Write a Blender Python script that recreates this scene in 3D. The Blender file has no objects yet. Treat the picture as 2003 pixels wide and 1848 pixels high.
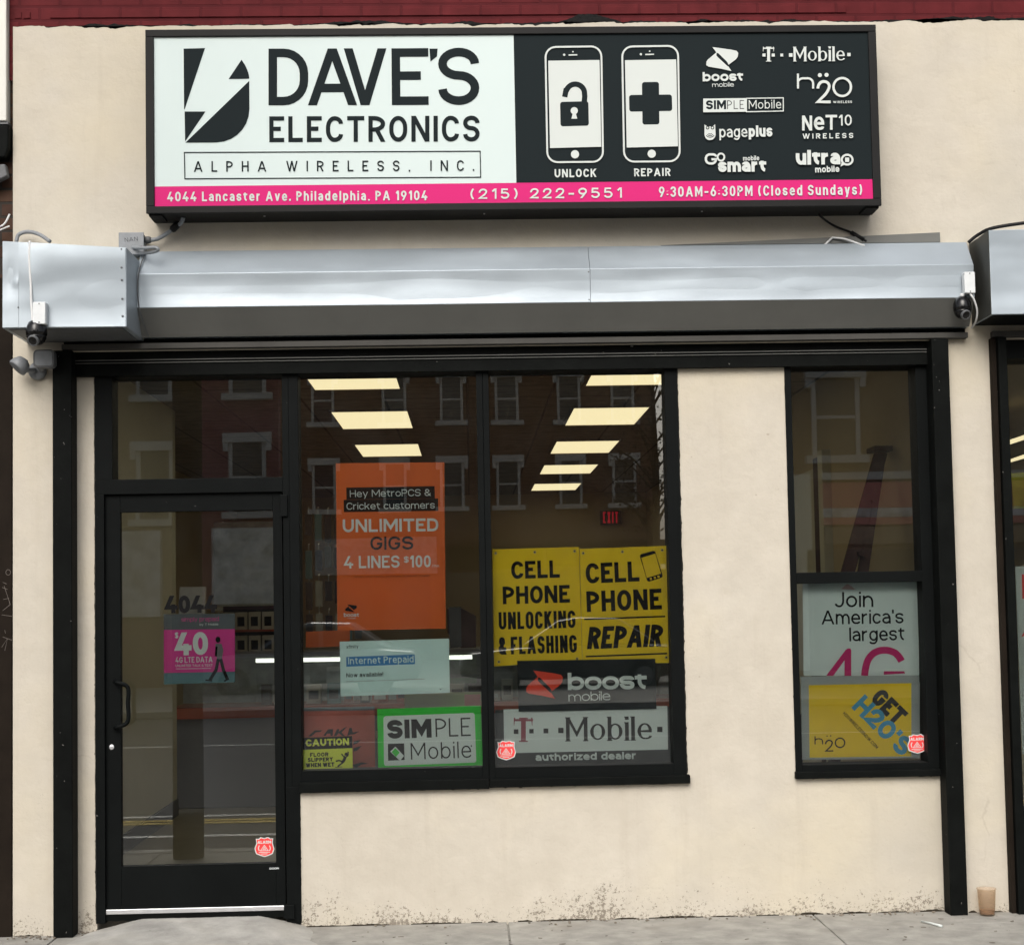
import bpy, bmesh, math, random
from mathutils import Vector, Matrix
random.seed(7)
R = math.radians
SC = bpy.context.scene
COL = SC.collection

# ------------------------------------------------------------------ camera
F, VPX, VPY, PW, PH = 3100.0, 921.0, 1186.0, 2003.0, 1848.0
EYE = Vector((0, -8.0, 1.58))
def cam_axes(yaw, pitch, roll):
    r, u, w = Vector((1, 0, 0)), Vector((0, 0, 1)), Vector((0, 1, 0))
    c, s = math.cos(yaw), math.sin(yaw); r, w = r*c - w*s, w*c + r*s
    c, s = math.cos(pitch), math.sin(pitch); w, u = w*c + u*s, u*c - w*s
    c, s = math.cos(roll), math.sin(roll); r, u = r*c - u*s, u*c + r*s
    return r, u, w
CR, CU, CW = cam_axes(R(1.8122), R(3.3654), R(1.0671))
CX = VPX - F*CR.y/CW.y
CY = VPY + F*CU.y/CW.y
cam = bpy.data.cameras.new('camera')
cam.sensor_width = 36; cam.sensor_fit = 'HORIZONTAL'
cam.lens = F/PW*36
cam.shift_x = (PW/2 - CX)/PW
cam.shift_y = (CY - PH/2)/PW
cam.clip_start = .05; cam.clip_end = 500
cam_ob = bpy.data.objects.new('camera', cam); COL.objects.link(cam_ob)
cam_ob.matrix_world = Matrix(((CR.x, CU.x, -CW.x, EYE.x), (CR.y, CU.y, -CW.y, EYE.y), (CR.z, CU.z, -CW.z, EYE.z), (0, 0, 0, 1)))
SC.camera = cam_ob

# ------------------------------------------------------------------ light
SUN_EL, SUN_ROT = R(40), R(192)
world = bpy.data.worlds.new('World'); SC.world = world; world.use_nodes = True
nt = world.node_tree; nt.nodes.clear()
sky = nt.nodes.new('ShaderNodeTexSky'); sky.sky_type = 'NISHITA'; sky.sun_disc = False
sky.sun_elevation = SUN_EL; sky.sun_rotation = SUN_ROT; sky.air_density = 1.0; sky.dust_density = 6.0; sky.ozone_density = 1.0
hs = nt.nodes.new('ShaderNodeHueSaturation'); hs.inputs['Saturation'].default_value = .45
bg = nt.nodes.new('ShaderNodeBackground'); bg.inputs['Strength'].default_value = .14
wo = nt.nodes.new('ShaderNodeOutputWorld')
nt.links.new(sky.outputs[0], hs.inputs['Color']); nt.links.new(hs.outputs[0], bg.inputs['Color']); nt.links.new(bg.outputs[0], wo.inputs['Surface'])
sun = bpy.data.lights.new('sun', 'SUN'); sun.energy = 1.1; sun.angle = R(40); sun.color = (1, .97, .93)
sun_ob = bpy.data.objects.new('sun', sun); COL.objects.link(sun_ob)
# sky rotation 0 is +Y, turning clockwise seen from above
sd = Vector((math.sin(SUN_ROT)*math.cos(SUN_EL), math.cos(SUN_ROT)*math.cos(SUN_EL), math.sin(SUN_EL)))
sun_ob.rotation_euler = sd.to_track_quat('Z', 'Y').to_euler(); sun_ob.location = (-3, -10, 20)
SC.view_settings.view_transform = 'Standard'; SC.view_settings.look = 'None'
SC.view_settings.exposure = 0.33; SC.view_settings.gamma = 1
SC.cycles.max_bounces = 8; SC.cycles.transparent_max_bounces = 16
SC.cycles.sample_clamp_indirect = 6

# ------------------------------------------------------------------ survey: enlargements of the facade -> metres on a plane at depth Y
SHEETS = {'A1': (0, 0, 1.9076), 'A2': (1035, 0, 1.9076), 'A3': (0, 440, 2.8614), 'A4': (1385, 420, 2.8614), 'A5': (90, 700, 2.98),
          'A6': (90, 1250, 2.7418), 'A7': (590, 700, 2.9805), 'A8': (980, 720, 3.0795), 'B1': (600, 1220, 4.4), 'B2': (980, 1090, 3.359),
          'B3': (1580, 700, 3.695), 'B4': (1580, 1150, 3.772), 'B5': (0, 1580, 2.8614), 'B6': (600, 1600, 2.50375), 'B7': (1385, 1580, 2.8614),
          'B8': (0, 640, 1.44), 'P': (0, 0, 2003/2085)}
def ray(sheet, x, y):
    ox, oy, s = SHEETS[sheet]; k = 2003/2085
    px, py = (ox + x/s)*k, (oy + y/s)*k
    return CR*((px - CX)/F) - CU*((py - CY)/F) + CW
def W(sheet, x, y, Y=0.0):
    d = ray(sheet, x, y); return EYE + d*((Y - EYE.y)/d.y)
def G(sheet, x, y, z=0.0):
    d = ray(sheet, x, y); return EYE + d*((z - EYE.z)/d.z)
def at(X, Z, Y):
    k = (8 + Y)/8; return X*k, EYE.z + (Z - EYE.z)*k

# ------------------------------------------------------------------ materials
def mat(name, col, rough=.6, metal=0.0, var=0.0, vscale=6.0, bump=0.0, bscale=60.0, spec=.5, col2=None, coat=0.0, detail=6):
    m = bpy.data.materials.new(name); m.use_nodes = True
    t = m.node_tree; b = t.nodes['Principled BSDF']
    b.inputs['Base Color'].default_value = (*col, 1); b.inputs['Roughness'].default_value = rough
    b.inputs['Metallic'].default_value = metal; b.inputs['Specular IOR Level'].default_value = spec
    b.inputs['Coat Weight'].default_value = coat
    if var or bump:
        tc = t.nodes.new('ShaderNodeTexCoord')
    if var:
        n = t.nodes.new('ShaderNodeTexNoise'); n.inputs['Scale'].default_value = vscale; n.inputs['Detail'].default_value = detail; n.inputs['Roughness'].default_value = .6
        t.links.new(tc.outputs['Object'], n.inputs['Vector'])
        r = t.nodes.new('ShaderNodeValToRGB'); r.color_ramp.elements[0].position = .3; r.color_ramp.elements[1].position = .7
        c2 = col2 or tuple(max(0, c*(1 - var)) for c in col)
        r.color_ramp.elements[0].color = (*c2, 1); r.color_ramp.elements[1].color = (*(tuple(min(1, c*(1 + var*.6)) for c in col) if not col2 else col), 1)
        t.links.new(n.outputs['Fac'], r.inputs['Fac']); t.links.new(r.outputs[0], b.inputs['Base Color'])
    if bump:
        n2 = t.nodes.new('ShaderNodeTexNoise'); n2.inputs['Scale'].default_value = bscale; n2.inputs['Detail'].default_value = 5
        t.links.new(tc.outputs['Object'], n2.inputs['Vector'])
        bp = t.nodes.new('ShaderNodeBump'); bp.inputs['Strength'].default_value = bump; bp.inputs['Distance'].default_value = .01
        t.links.new(n2.outputs['Fac'], bp.inputs['Height']); t.links.new(bp.outputs[0], b.inputs['Normal'])
    return m
def emit(name, col, s):
    m = bpy.data.materials.new(name); m.use_nodes = True; t = m.node_tree; b = t.nodes['Principled BSDF']
    b.inputs['Base Color'].default_value = (*col, 1)
    b.inputs['Emission Color'].default_value = (*col, 1); b.inputs['Emission Strength'].default_value = s; b.inputs['Roughness'].default_value = .4
    return m
def glass(name, tint=.9, ior=1.8):
    m = bpy.data.materials.new(name); m.use_nodes = True; t = m.node_tree; t.nodes.clear()
    o = t.nodes.new('ShaderNodeOutputMaterial'); mx = t.nodes.new('ShaderNodeMixShader'); f = t.nodes.new('ShaderNodeFresnel'); f.inputs['IOR'].default_value = ior
    tr = t.nodes.new('ShaderNodeBsdfTransparent'); tr.inputs[0].default_value = (tint*.97, tint, tint*.98, 1)
    gl = t.nodes.new('ShaderNodeBsdfGlossy'); gl.inputs['Roughness'].default_value = 0.0; gl.inputs['Color'].default_value = (1, 1, 1, 1)
    tc = t.nodes.new('ShaderNodeTexCoord'); n = t.nodes.new('ShaderNodeTexNoise'); n.inputs['Scale'].default_value = 1.1; n.inputs['Detail'].default_value = 1
    bp = t.nodes.new('ShaderNodeBump'); bp.inputs['Strength'].default_value = .12; bp.inputs['Distance'].default_value = .004
    t.links.new(tc.outputs['Object'], n.inputs['Vector']); t.links.new(n.outputs['Fac'], bp.inputs['Height']); t.links.new(bp.outputs[0], gl.inputs['Normal'])
    t.links.new(f.outputs[0], mx.inputs[0]); t.links.new(tr.outputs[0], mx.inputs[1]); t.links.new(gl.outputs[0], mx.inputs[2])
    mp = t.nodes.new('ShaderNodeMapping'); mp.inputs['Scale'].default_value = (1.6, 1, 1.1); t.links.new(tc.outputs['Object'], mp.inputs[0])
    dn = t.nodes.new('ShaderNodeTexNoise'); dn.inputs['Scale'].default_value = 2.5; dn.inputs['Detail'].default_value = 8; dn.inputs['Roughness'].default_value = .68; t.links.new(mp.outputs[0], dn.inputs['Vector'])
    dr = t.nodes.new('ShaderNodeMapRange'); dr.inputs[1].default_value = .38; dr.inputs[2].default_value = .75; dr.inputs[3].default_value = .001; dr.inputs[4].default_value = .009; t.links.new(dn.outputs['Fac'], dr.inputs[0])
    df = t.nodes.new('ShaderNodeBsdfDiffuse'); df.inputs[0].default_value = (.6, .6, .58, 1); m2 = t.nodes.new('ShaderNodeMixShader')
    t.links.new(dr.outputs[0], m2.inputs[0]); t.links.new(mx.outputs[0], m2.inputs[1]); t.links.new(df.outputs[0], m2.inputs[2]); t.links.new(m2.outputs[0], o.inputs[0])
    return m
def zinc(name):
    m = mat(name, (.36, .41, .45), .5, .5, .12, 1.3, 0, 1)
    t = m.node_tree; b = t.nodes['Principled BSDF']; L = t.links.new
    tc = t.nodes.new('ShaderNodeTexCoord'); mp = t.nodes.new('ShaderNodeMapping'); mp.inputs['Scale'].default_value = (.55, 1, 1.6); L(tc.outputs['Object'], mp.inputs[0])
    n = t.nodes.new('ShaderNodeTexNoise'); n.inputs['Scale'].default_value = 2.2; n.inputs['Detail'].default_value = 1.5; L(mp.outputs[0], n.inputs['Vector'])
    bp = t.nodes.new('ShaderNodeBump'); bp.inputs['Strength'].default_value = .5; bp.inputs['Distance'].default_value = .05; L(n.outputs['Fac'], bp.inputs['Height']); L(bp.outputs[0], b.inputs['Normal'])
    n2 = t.nodes.new('ShaderNodeTexNoise'); n2.inputs['Scale'].default_value = 35; n2.inputs['Detail'].default_value = 4; L(mp.outputs[0], n2.inputs['Vector'])
    r = t.nodes.new('ShaderNodeMapRange'); r.inputs[3].default_value = .36; r.inputs[4].default_value = .52; L(n2.outputs['Fac'], r.inputs[0]); L(r.outputs[0], b.inputs['Roughness'])
    return m
def stucco(name):
    m = mat(name, (.60, .49, .365), .88, 0, .0, 1, .0, 1, spec=.25)
    t = m.node_tree; b = t.nodes['Principled BSDF']; L = t.links.new
    tc = t.nodes.new('ShaderNodeTexCoord')
    def noise(s, d=5, r=.6, vec=None):
        n = t.nodes.new('ShaderNodeTexNoise'); n.inputs['Scale'].default_value = s; n.inputs['Detail'].default_value = d; n.inputs['Roughness'].default_value = r
        L(vec or tc.outputs['Object'], n.inputs['Vector']); return n.outputs['Fac']
    def ramp(src, a, bq, ca, cb):
        r = t.nodes.new('ShaderNodeValToRGB'); r.color_ramp.elements[0].position = a; r.color_ramp.elements[1].position = bq
        r.color_ramp.elements[0].color = (*ca, 1); r.color_ramp.elements[1].color = (*cb, 1); L(src, r.inputs['Fac']); return r.outputs[0]
    def mix(fac, a, c, mode='MIX'):
        x = t.nodes.new('ShaderNodeMix'); x.data_type = 'RGBA'; x.blend_type = mode
        if isinstance(fac, float): x.inputs[0].default_value = fac
        else: L(fac, x.inputs[0])
        L(a, x.inputs[6])
        if isinstance(c, tuple): x.inputs[7].default_value = (*c, 1)
        else: L(c, x.inputs[7])
        return x.outputs[2]
    base = ramp(noise(1.7, 5, .6), .3, .72, (.49, .447, .382), (.558, .52, .456))
    base = mix(.5, base, ramp(noise(7, 7, .65), .3, .7, (.455, .42, .345), (.555, .515, .43)))
    # smeared stains
    st = ramp(noise(3.3, 8, .72), .62, .78, (0, 0, 0), (.35, .35, .35))
    base = mix(st, base, (.40, .35, .27))
    base = mix(ramp(noise(.9, 4, .55), .48, .70, (0, 0, 0), (.65, .65, .65)), base, (.575, .515, .385))
    base = mix(ramp(noise(.75, 6, .62, None), .52, .66, (0, 0, 0), (.5, .5, .5)), base, (.44, .41, .35))
    mpz = t.nodes.new('ShaderNodeMapping'); mpz.inputs['Scale'].default_value = (7, 1, .55); L(tc.outputs['Object'], mpz.inputs[0])
    base = mix(ramp(noise(1.6, 6, .65, mpz.outputs[0]), .56, .74, (0, 0, 0), (.2, .2, .2)), base, (.37, .325, .26))
    # hairline cracks
    vo = t.nodes.new('ShaderNodeTexVoronoi'); vo.feature = 'DISTANCE_TO_EDGE'; vo.inputs['Scale'].default_value = .8
    nv = t.nodes.new('ShaderNodeTexNoise'); nv.inputs['Scale'].default_value = 3.5; nv.inputs['Detail'].default_value = 8; L(tc.outputs['Object'], nv.inputs['Vector'])
    vm = t.nodes.new('ShaderNodeMix'); vm.data_type = 'RGBA'; vm.inputs[0].default_value = .22; L(tc.outputs['Object'], vm.inputs[6]); L(nv.outputs['Color'], vm.inputs[7]); L(vm.outputs[2], vo.inputs['Vector'])
    ck = ramp(vo.outputs['Distance'], .0008, .0022, (1, 1, 1), (0, 0, 0))
    gate = ramp(noise(1.3, 3, .6), .58, .64, (0, 0, 0), (.28, .28, .28))
    cm = t.nodes.new('ShaderNodeMath'); cm.operation = 'MULTIPLY'; L(ck, cm.inputs[0]); L(gate, cm.inputs[1]); base = mix(cm.outputs[0], base, (.30, .255, .20))
    # splash dirt: specks that get fewer away from the pavement
    sx = t.nodes.new('ShaderNodeSeparateXYZ'); L(tc.outputs['Object'], sx.inputs[0])
    mp = t.nodes.new('ShaderNodeMapRange'); mp.inputs[1].default_value = 0.0; mp.inputs[2].default_value = .24; mp.inputs[3].default_value = .20; mp.inputs[4].default_value = 0.0
    L(sx.outputs[2], mp.inputs[0])
    ad = t.nodes.new('ShaderNodeMath'); ad.operation = 'ADD'; L(noise(75, 7, .8), ad.inputs[0]); L(mp.outputs[0], ad.inputs[1])
    ad2 = t.nodes.new('ShaderNodeMath'); ad2.operation = 'ADD'; L(ad.outputs[0], ad2.inputs[0])
    mm = t.nodes.new('ShaderNodeMath'); mm.operation = 'MULTIPLY'; mm.inputs[1].default_value = .55; L(noise(2.6, 5, .7), mm.inputs[0]); L(mm.outputs[0], ad2.inputs[1])
    base = mix(ramp(ad2.outputs[0], .985, 1.34, (0, 0, 0), (.8, .8, .8)), base, (.16, .135, .105))
    # small pits anywhere
    base = mix(ramp(noise(24, 2, .5), .76, .79, (0, 0, 0), (.4, .4, .4)), base, (.25, .2, .15))
    L(base, b.inputs['Base Color'])
    bp = t.nodes.new('ShaderNodeBump'); bp.inputs['Strength'].default_value = .5; bp.inputs['Distance'].default_value = .014; L(noise(11, 9, .62), bp.inputs['Height'])
    bp2 = t.nodes.new('ShaderNodeBump'); bp2.inputs['Strength'].default_value = .5; bp2.inputs['Distance'].default_value = .03; L(noise(1.6, 3, .5), bp2.inputs['Height'])
    L(bp.outputs[0], bp2.inputs['Normal']); L(bp2.outputs[0], b.inputs['Normal'])
    return m
def bricks(name, c1, c2, mortar, bw=.205, bh=.072, ms=.008, rough=.7, bump=.6):
    m = bpy.data.materials.new(name); m.use_nodes = True; t = m.node_tree; b = t.nodes['Principled BSDF']; L = t.links.new
    b.inputs['Roughness'].default_value = rough; b.inputs['Specular IOR Level'].default_value = .12
    tc = t.nodes.new('ShaderNodeTexCoord'); s = t.nodes.new('ShaderNodeSeparateXYZ'); c = t.nodes.new('ShaderNodeCombineXYZ')
    L(tc.outputs['Object'], s.inputs[0]); L(s.outputs[0], c.inputs[0]); L(s.outputs[2], c.inputs[1])
    k = t.nodes.new('ShaderNodeTexBrick'); L(c.outputs[0], k.inputs['Vector'])
    k.inputs['Scale'].default_value = 1; k.inputs['Brick Width'].default_value = bw; k.inputs['Row Height'].default_value = bh; k.inputs['Mortar Size'].default_value = ms
    k.inputs['Mortar Smooth'].default_value = .3
    k.inputs['Color1'].default_value = (*c1, 1); k.inputs['Color2'].default_value = (*c2, 1); k.inputs['Mortar'].default_value = (*mortar, 1)
    n = t.nodes.new('ShaderNodeTexNoise'); n.inputs['Scale'].default_value = 9; n.inputs['Detail'].default_value = 7; L(tc.outputs['Object'], n.inputs['Vector'])
    mx = t.nodes.new('ShaderNodeMix'); mx.data_type = 'RGBA'; mx.blend_type = 'MULTIPLY'; mx.inputs[0].default_value = .6
    r = t.nodes.new('ShaderNodeValToRGB'); r.color_ramp.elements[0].position = .35; r.color_ramp.elements[1].position = .7; r.color_ramp.elements[0].color = (.55, .5, .5, 1); r.color_ramp.elements[1].color = (1.0, 1.0, 1.0, 1)
    L(n.outputs['Fac'], r.inputs[0]); L(k.outputs['Color'], mx.inputs[6]); L(r.outputs[0], mx.inputs[7]); L(mx.outputs[2], b.inputs['Base Color'])
    ad = t.nodes.new('ShaderNodeMath'); ad.operation = 'MULTIPLY_ADD'; ad.inputs[1].default_value = -1.0; L(k.outputs['Fac'], ad.inputs[0]); L(n.outputs['Fac'], ad.inputs[2])
    bp = t.nodes.new('ShaderNodeBump'); bp.inputs['Strength'].default_value = bump; bp.inputs['Distance'].default_value = .01; L(ad.outputs[0], bp.inputs['Height']); L(bp.outputs[0], b.inputs['Normal'])
    return m

M = {}
M['stucco'] = stucco('stucco')
M['redbrick'] = bricks('painted_brick', (.105, .013, .016), (.118, .015, .018), (.088, .011, .014), rough=.7, bump=.4)
M['black'] = mat('black_paint', (.0048, .0056, .0052), .6, 0, .3, 9, .12, 40, spec=.05)
def chips(m, sc, lo, col=(.16, .155, .145), soft=.02):
    t = m.node_tree; b = t.nodes['Principled BSDF']; src = b.inputs['Base Color'].links[0].from_socket
    tc = t.nodes.new('ShaderNodeTexCoord'); n = t.nodes.new('ShaderNodeTexNoise'); n.inputs['Scale'].default_value = sc; n.inputs['Detail'].default_value = 3; t.links.new(tc.outputs['Object'], n.inputs['Vector'])
    r = t.nodes.new('ShaderNodeValToRGB'); r.color_ramp.elements[0].position = lo; r.color_ramp.elements[1].position = lo + soft; r.color_ramp.elements[0].color = (0, 0, 0, 1); r.color_ramp.elements[1].color = (1, 1, 1, 1); t.links.new(n.outputs['Fac'], r.inputs[0])
    x = t.nodes.new('ShaderNodeMix'); x.data_type = 'RGBA'; x.inputs[7].default_value = (*col, 1); t.links.new(r.outputs[0], x.inputs[0]); t.links.new(src, x.inputs[6]); t.links.new(x.outputs[2], b.inputs['Base Color'])
chips(M['black'], 42, .735)
M['blackmetal'] = mat('black_anodised_frame', (.005, .006, .006), .5, 0, .2, 5, spec=.06)
chips(M['blackmetal'], 55, .76)
M['tar'] = mat('tar', (.007, .007, .007), .8, bump=.6, spec=.2)
M['zinc'] = zinc('galvanised_steel')
M['zinc2'] = mat('galvanised_shaded_grey', (.145, .147, .138), .6, .2, .1, 3, spec=.2)
M['zincshade'] = mat('shaded_galvanised_steel', (.050, .052, .047), .5, .35, .35, 3, spec=.3)
M['darkangle'] = mat('dull_grey_angle', (.062, .060, .055), .6, .1, .15, 6, spec=.15)
M['gapgrime'] = mat('gap_grime_seam', (.045, .038, .028), .95, 0, .5, 30, spec=.05)
M['trimbright'] = mat('pale_brightening_panel', (.80, .82, .80), .5, 0, .62, 2.6, .6, 4, detail=9)  # for pale surfaces added to brighten what shows in the door glass
M['faded_band'] = mat('faded_pale_band', (.90, .87, .83), .7, 0, .6, 5, detail=2)
M['alu'] = mat('aluminium_strip', (.75, .76, .78), .35, .8, .1, 20)
M['signframe'] = mat('dark_bronze_frame', (.014, .014, .014), .5, .0, .15, 4, spec=.12)
M['signwhite'] = mat('white_sign_face', (.555, .645, .635), .4, 0, .03, .8, .25, 1.3, spec=.2)
M['signblack'] = mat('charcoal_vinyl', (.012, .0175, .0195), .6, spec=.05)
M['pink'] = mat('magenta_vinyl', (.58, .022, .165), .5, spec=.08)
M['white'] = mat('white_vinyl', (.56, .60, .58), .5, spec=.1)
M['offwhite'] = mat('grey_white_print', (.76, .82, .82), .5, spec=.1)
M['conduit'] = mat('grey_pvc', (.22, .235, .25), .5, 0, .15, 20)
M['wirewhite'] = mat('white_cable', (.62, .63, .63), .5)
M['wireblack'] = mat('black_cable', (.007, .007, .007), .5, spec=.2)
M['boxwhite'] = mat('white_plastic', (.66, .69, .70), .45, 0, .06, 30)
M['dome'] = mat('smoked_dome', (.006, .006, .0065), .15, spec=.4)
M['lampgrey'] = mat('grey_lamp_housing', (.21, .225, .24), .5, 0, .15, 20)
M['lampdark'] = mat('dark_grey_lamp', (.10, .105, .11), .5, 0, .2, 20)
M['concrete'] = mat('pavement_concrete', (.33, .32, .29), .9, 0, .28, 7, .5, 45, spec=.2, detail=9)
M['concretelight'] = mat('ramp_concrete', (.42, .41, .38), .9, 0, .32, 5, .4, 40, spec=.2, detail=9)
chips(M['concrete'], 26, .70, (.13, .12, .105), .03); chips(M['concrete'], 3.2, .58, (.26, .245, .215), .2); chips(M['concretelight'], 2.6, .52, (.30, .285, .25), .25); chips(M['concretelight'], 30, .72, (.15, .14, .12), .03)
M['asphalt'] = mat('asphalt', (.05, .05, .052), .9, 0, .2, 8, .4, 90)
M['roadwhite'] = mat('road_marking', (.7, .7, .66), .8, 0, .2, 9)
M['roadyellow'] = mat('yellow_marking', (.6, .42, .06), .8, 0, .2, 9)
M['glass'] = glass('window_glass', .95, 1.86)
M['orange'] = mat('orange_poster', (.80, .155, .028), .5, 0, .12, 2, .35, 3.5, spec=.15)
M['yellow'] = mat('yellow_poster', (.97, .66, .015), .5, 0, .10, 2, .45, 3.5, spec=.15)
M['ink'] = mat('black_ink', (.005, .005, .0055), .6, spec=.08)
M['inkgrey'] = mat('grey_ink', (.035, .035, .038), .6, spec=.1)
M['pale'] = mat('pale_blue_paper', (.72, .92, .92), .5, 0, .06, 3, .4, 4, spec=.15)
M['blue'] = mat('blue_ink', (.02, .22, .55), .5)
M['cyan'] = mat('cyan_ink', (.05, .34, .60), .5)
M['green'] = mat('green_print', (.035, .66, .05), .5, spec=.1)
M['lime'] = mat('safety_yellow', (.80, .86, .09), .5, spec=.1)
M['fadedred'] = mat('faded_red_board', (.48, .13, .10), .55, 0, .3, 4, spec=.1)
M['red'] = mat('sticker_red', (.78, .05, .05), .45)
M['logored'] = mat('logo_red', (.88, .085, .045), .5, spec=.1)
M['magenta'] = mat('magenta_ink', (.62, .014, .17), .5, spec=.2)
M['darkmag'] = mat('dark_magenta_ink', (.28, .02, .05), .5)
M['hotpink'] = mat('pink_poster', (.80, .07, .37), .5, 0, .1, 3, spec=.1)
M['slate'] = mat('slate_print', (.10, .12, .14), .5)
M['signdark'] = mat('dark_dealer_sign', (.022, .027, .030), .4)
M['silverframe'] = mat('silver_poster_frame', (.42, .45, .46), .4, .4)
M['paper'] = mat('white_grey_paper', (.76, .84, .84), .5, 0, .06, 3, .35, 4, spec=.15)
M['brass'] = mat('grommet', (.45, .38, .2), .35, .8)
M['beige'] = mat('beige_interior_paint', (.62, .52, .36), .8, 0, .05, 2)
M['cream'] = mat('cream_interior_paint', (.78, .77, .66), .8, 0, .05, 2)
M['ceil'] = mat('ceiling_tile', (.30, .26, .20), .9, 0, .05, 2)
def tiles(name, c1, line):
    m = bricks(name, c1, c1, line, .61, .61, .012, .9, .1); t = m.node_tree
    k = [n for n in t.nodes if n.type == 'TEX_BRICK'][0]; k.offset = 0; tc = [n for n in t.nodes if n.type == 'TEX_COORD'][0]; t.links.new(tc.outputs['Object'], k.inputs['Vector']); return m
M['ceil'] = tiles('ceiling_tile', (.32, .27, .21), (.16, .135, .10))
M['floor'] = mat('tile_floor', (.40, .37, .31), .5, 0, .1, 3)
M['skirting'] = mat('grey_skirting', (.10, .11, .13), .5)
M['panel_light'] = emit('fluorescent_diffuser', (1.0, .82, .50), 1.02)
M['led'] = emit('led_tube', (1.0, .97, .88), 2.0)
M['exit'] = emit('exit_red', (.65, .012, .03), .25)
M['counter'] = mat('grey_counter', (.17, .17, .18), .5)
M['orangeshelf'] = mat('orange_shelf', (.40, .075, .025), .5)
M['wood'] = mat('red_brown_wood', (.062, .026, .020), .6, 0, .3, 12, spec=.15)
M['pole'] = mat('weathered_pole', (.05, .04, .03), .9, 0, .35, 9, .5, 30, spec=.1)
M['brown'] = mat('dark_brown_panel', (.0155, .0115, .0085), .7, 0, .3, 5, .1, 20, spec=.06)
M['scratch'] = mat('scratched_line', (.16, .135, .12), .8)
M['oldbrick'] = bricks('old_brick', (.055, .03, .022), (.08, .045, .03), (.04, .035, .03))
M['cladding'] = mat('white_cladding', (.62, .62, .57), .5, 0, .06, 6)
M['slatboard'] = mat('grey_board', (.45, .48, .48), .6, 0, .35, 9)
M['boxmix1'] = mat('dark_carton', (.05, .045, .045), .5)
M['boxmix2'] = mat('white_carton', (.60, .58, .52), .5)
M['boxmix3'] = mat('teal_carton', (.10, .22, .26), .5)
M['opp_brown'] = bricks('brown_row_brick', (.20, .105, .07), (.24, .13, .085), (.18, .12, .09), rough=.85, bump=.2)
M['opp_purple'] = bricks('plum_row_brick', (.33, .12, .14), (.37, .14, .16), (.2, .09, .1), rough=.85, bump=.2)
M['opp_tan'] = bricks('tan_row_brick', (.34, .27, .19), (.38, .30, .21), (.3, .25, .18), rough=.85, bump=.2)
M['trim'] = mat('white_trim', (.66, .66, .62), .6, 0, .15, 3)
M['darkpane'] = mat('dark_pane', (.05, .055, .06), .08, spec=.6)
M['shopred'] = mat('red_fascia', (.66, .20, .18), .6)
M['pinkfade'] = mat('faded_pink_print', (.62, .42, .42), .5)

def cup_mat():
    m = bpy.data.materials.new('clear_tan_plastic'); m.use_nodes = True; t = m.node_tree; t.nodes.clear()
    o = t.nodes.new('ShaderNodeOutputMaterial'); mx = t.nodes.new('ShaderNodeMixShader'); mx.inputs[0].default_value = .22
    tr = t.nodes.new('ShaderNodeBsdfTransparent'); tr.inputs[0].default_value = (.95, .89, .82, 1)
    pb = t.nodes.new('ShaderNodeBsdfPrincipled'); pb.inputs['Base Color'].default_value = (.56, .48, .39, 1); pb.inputs['Roughness'].default_value = .25
    t.links.new(tr.outputs[0], mx.inputs[1]); t.links.new(pb.outputs[0], mx.inputs[2]); t.links.new(mx.outputs[0], o.inputs[0]); return m
M['plasticcup'] = cup_mat()

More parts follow.
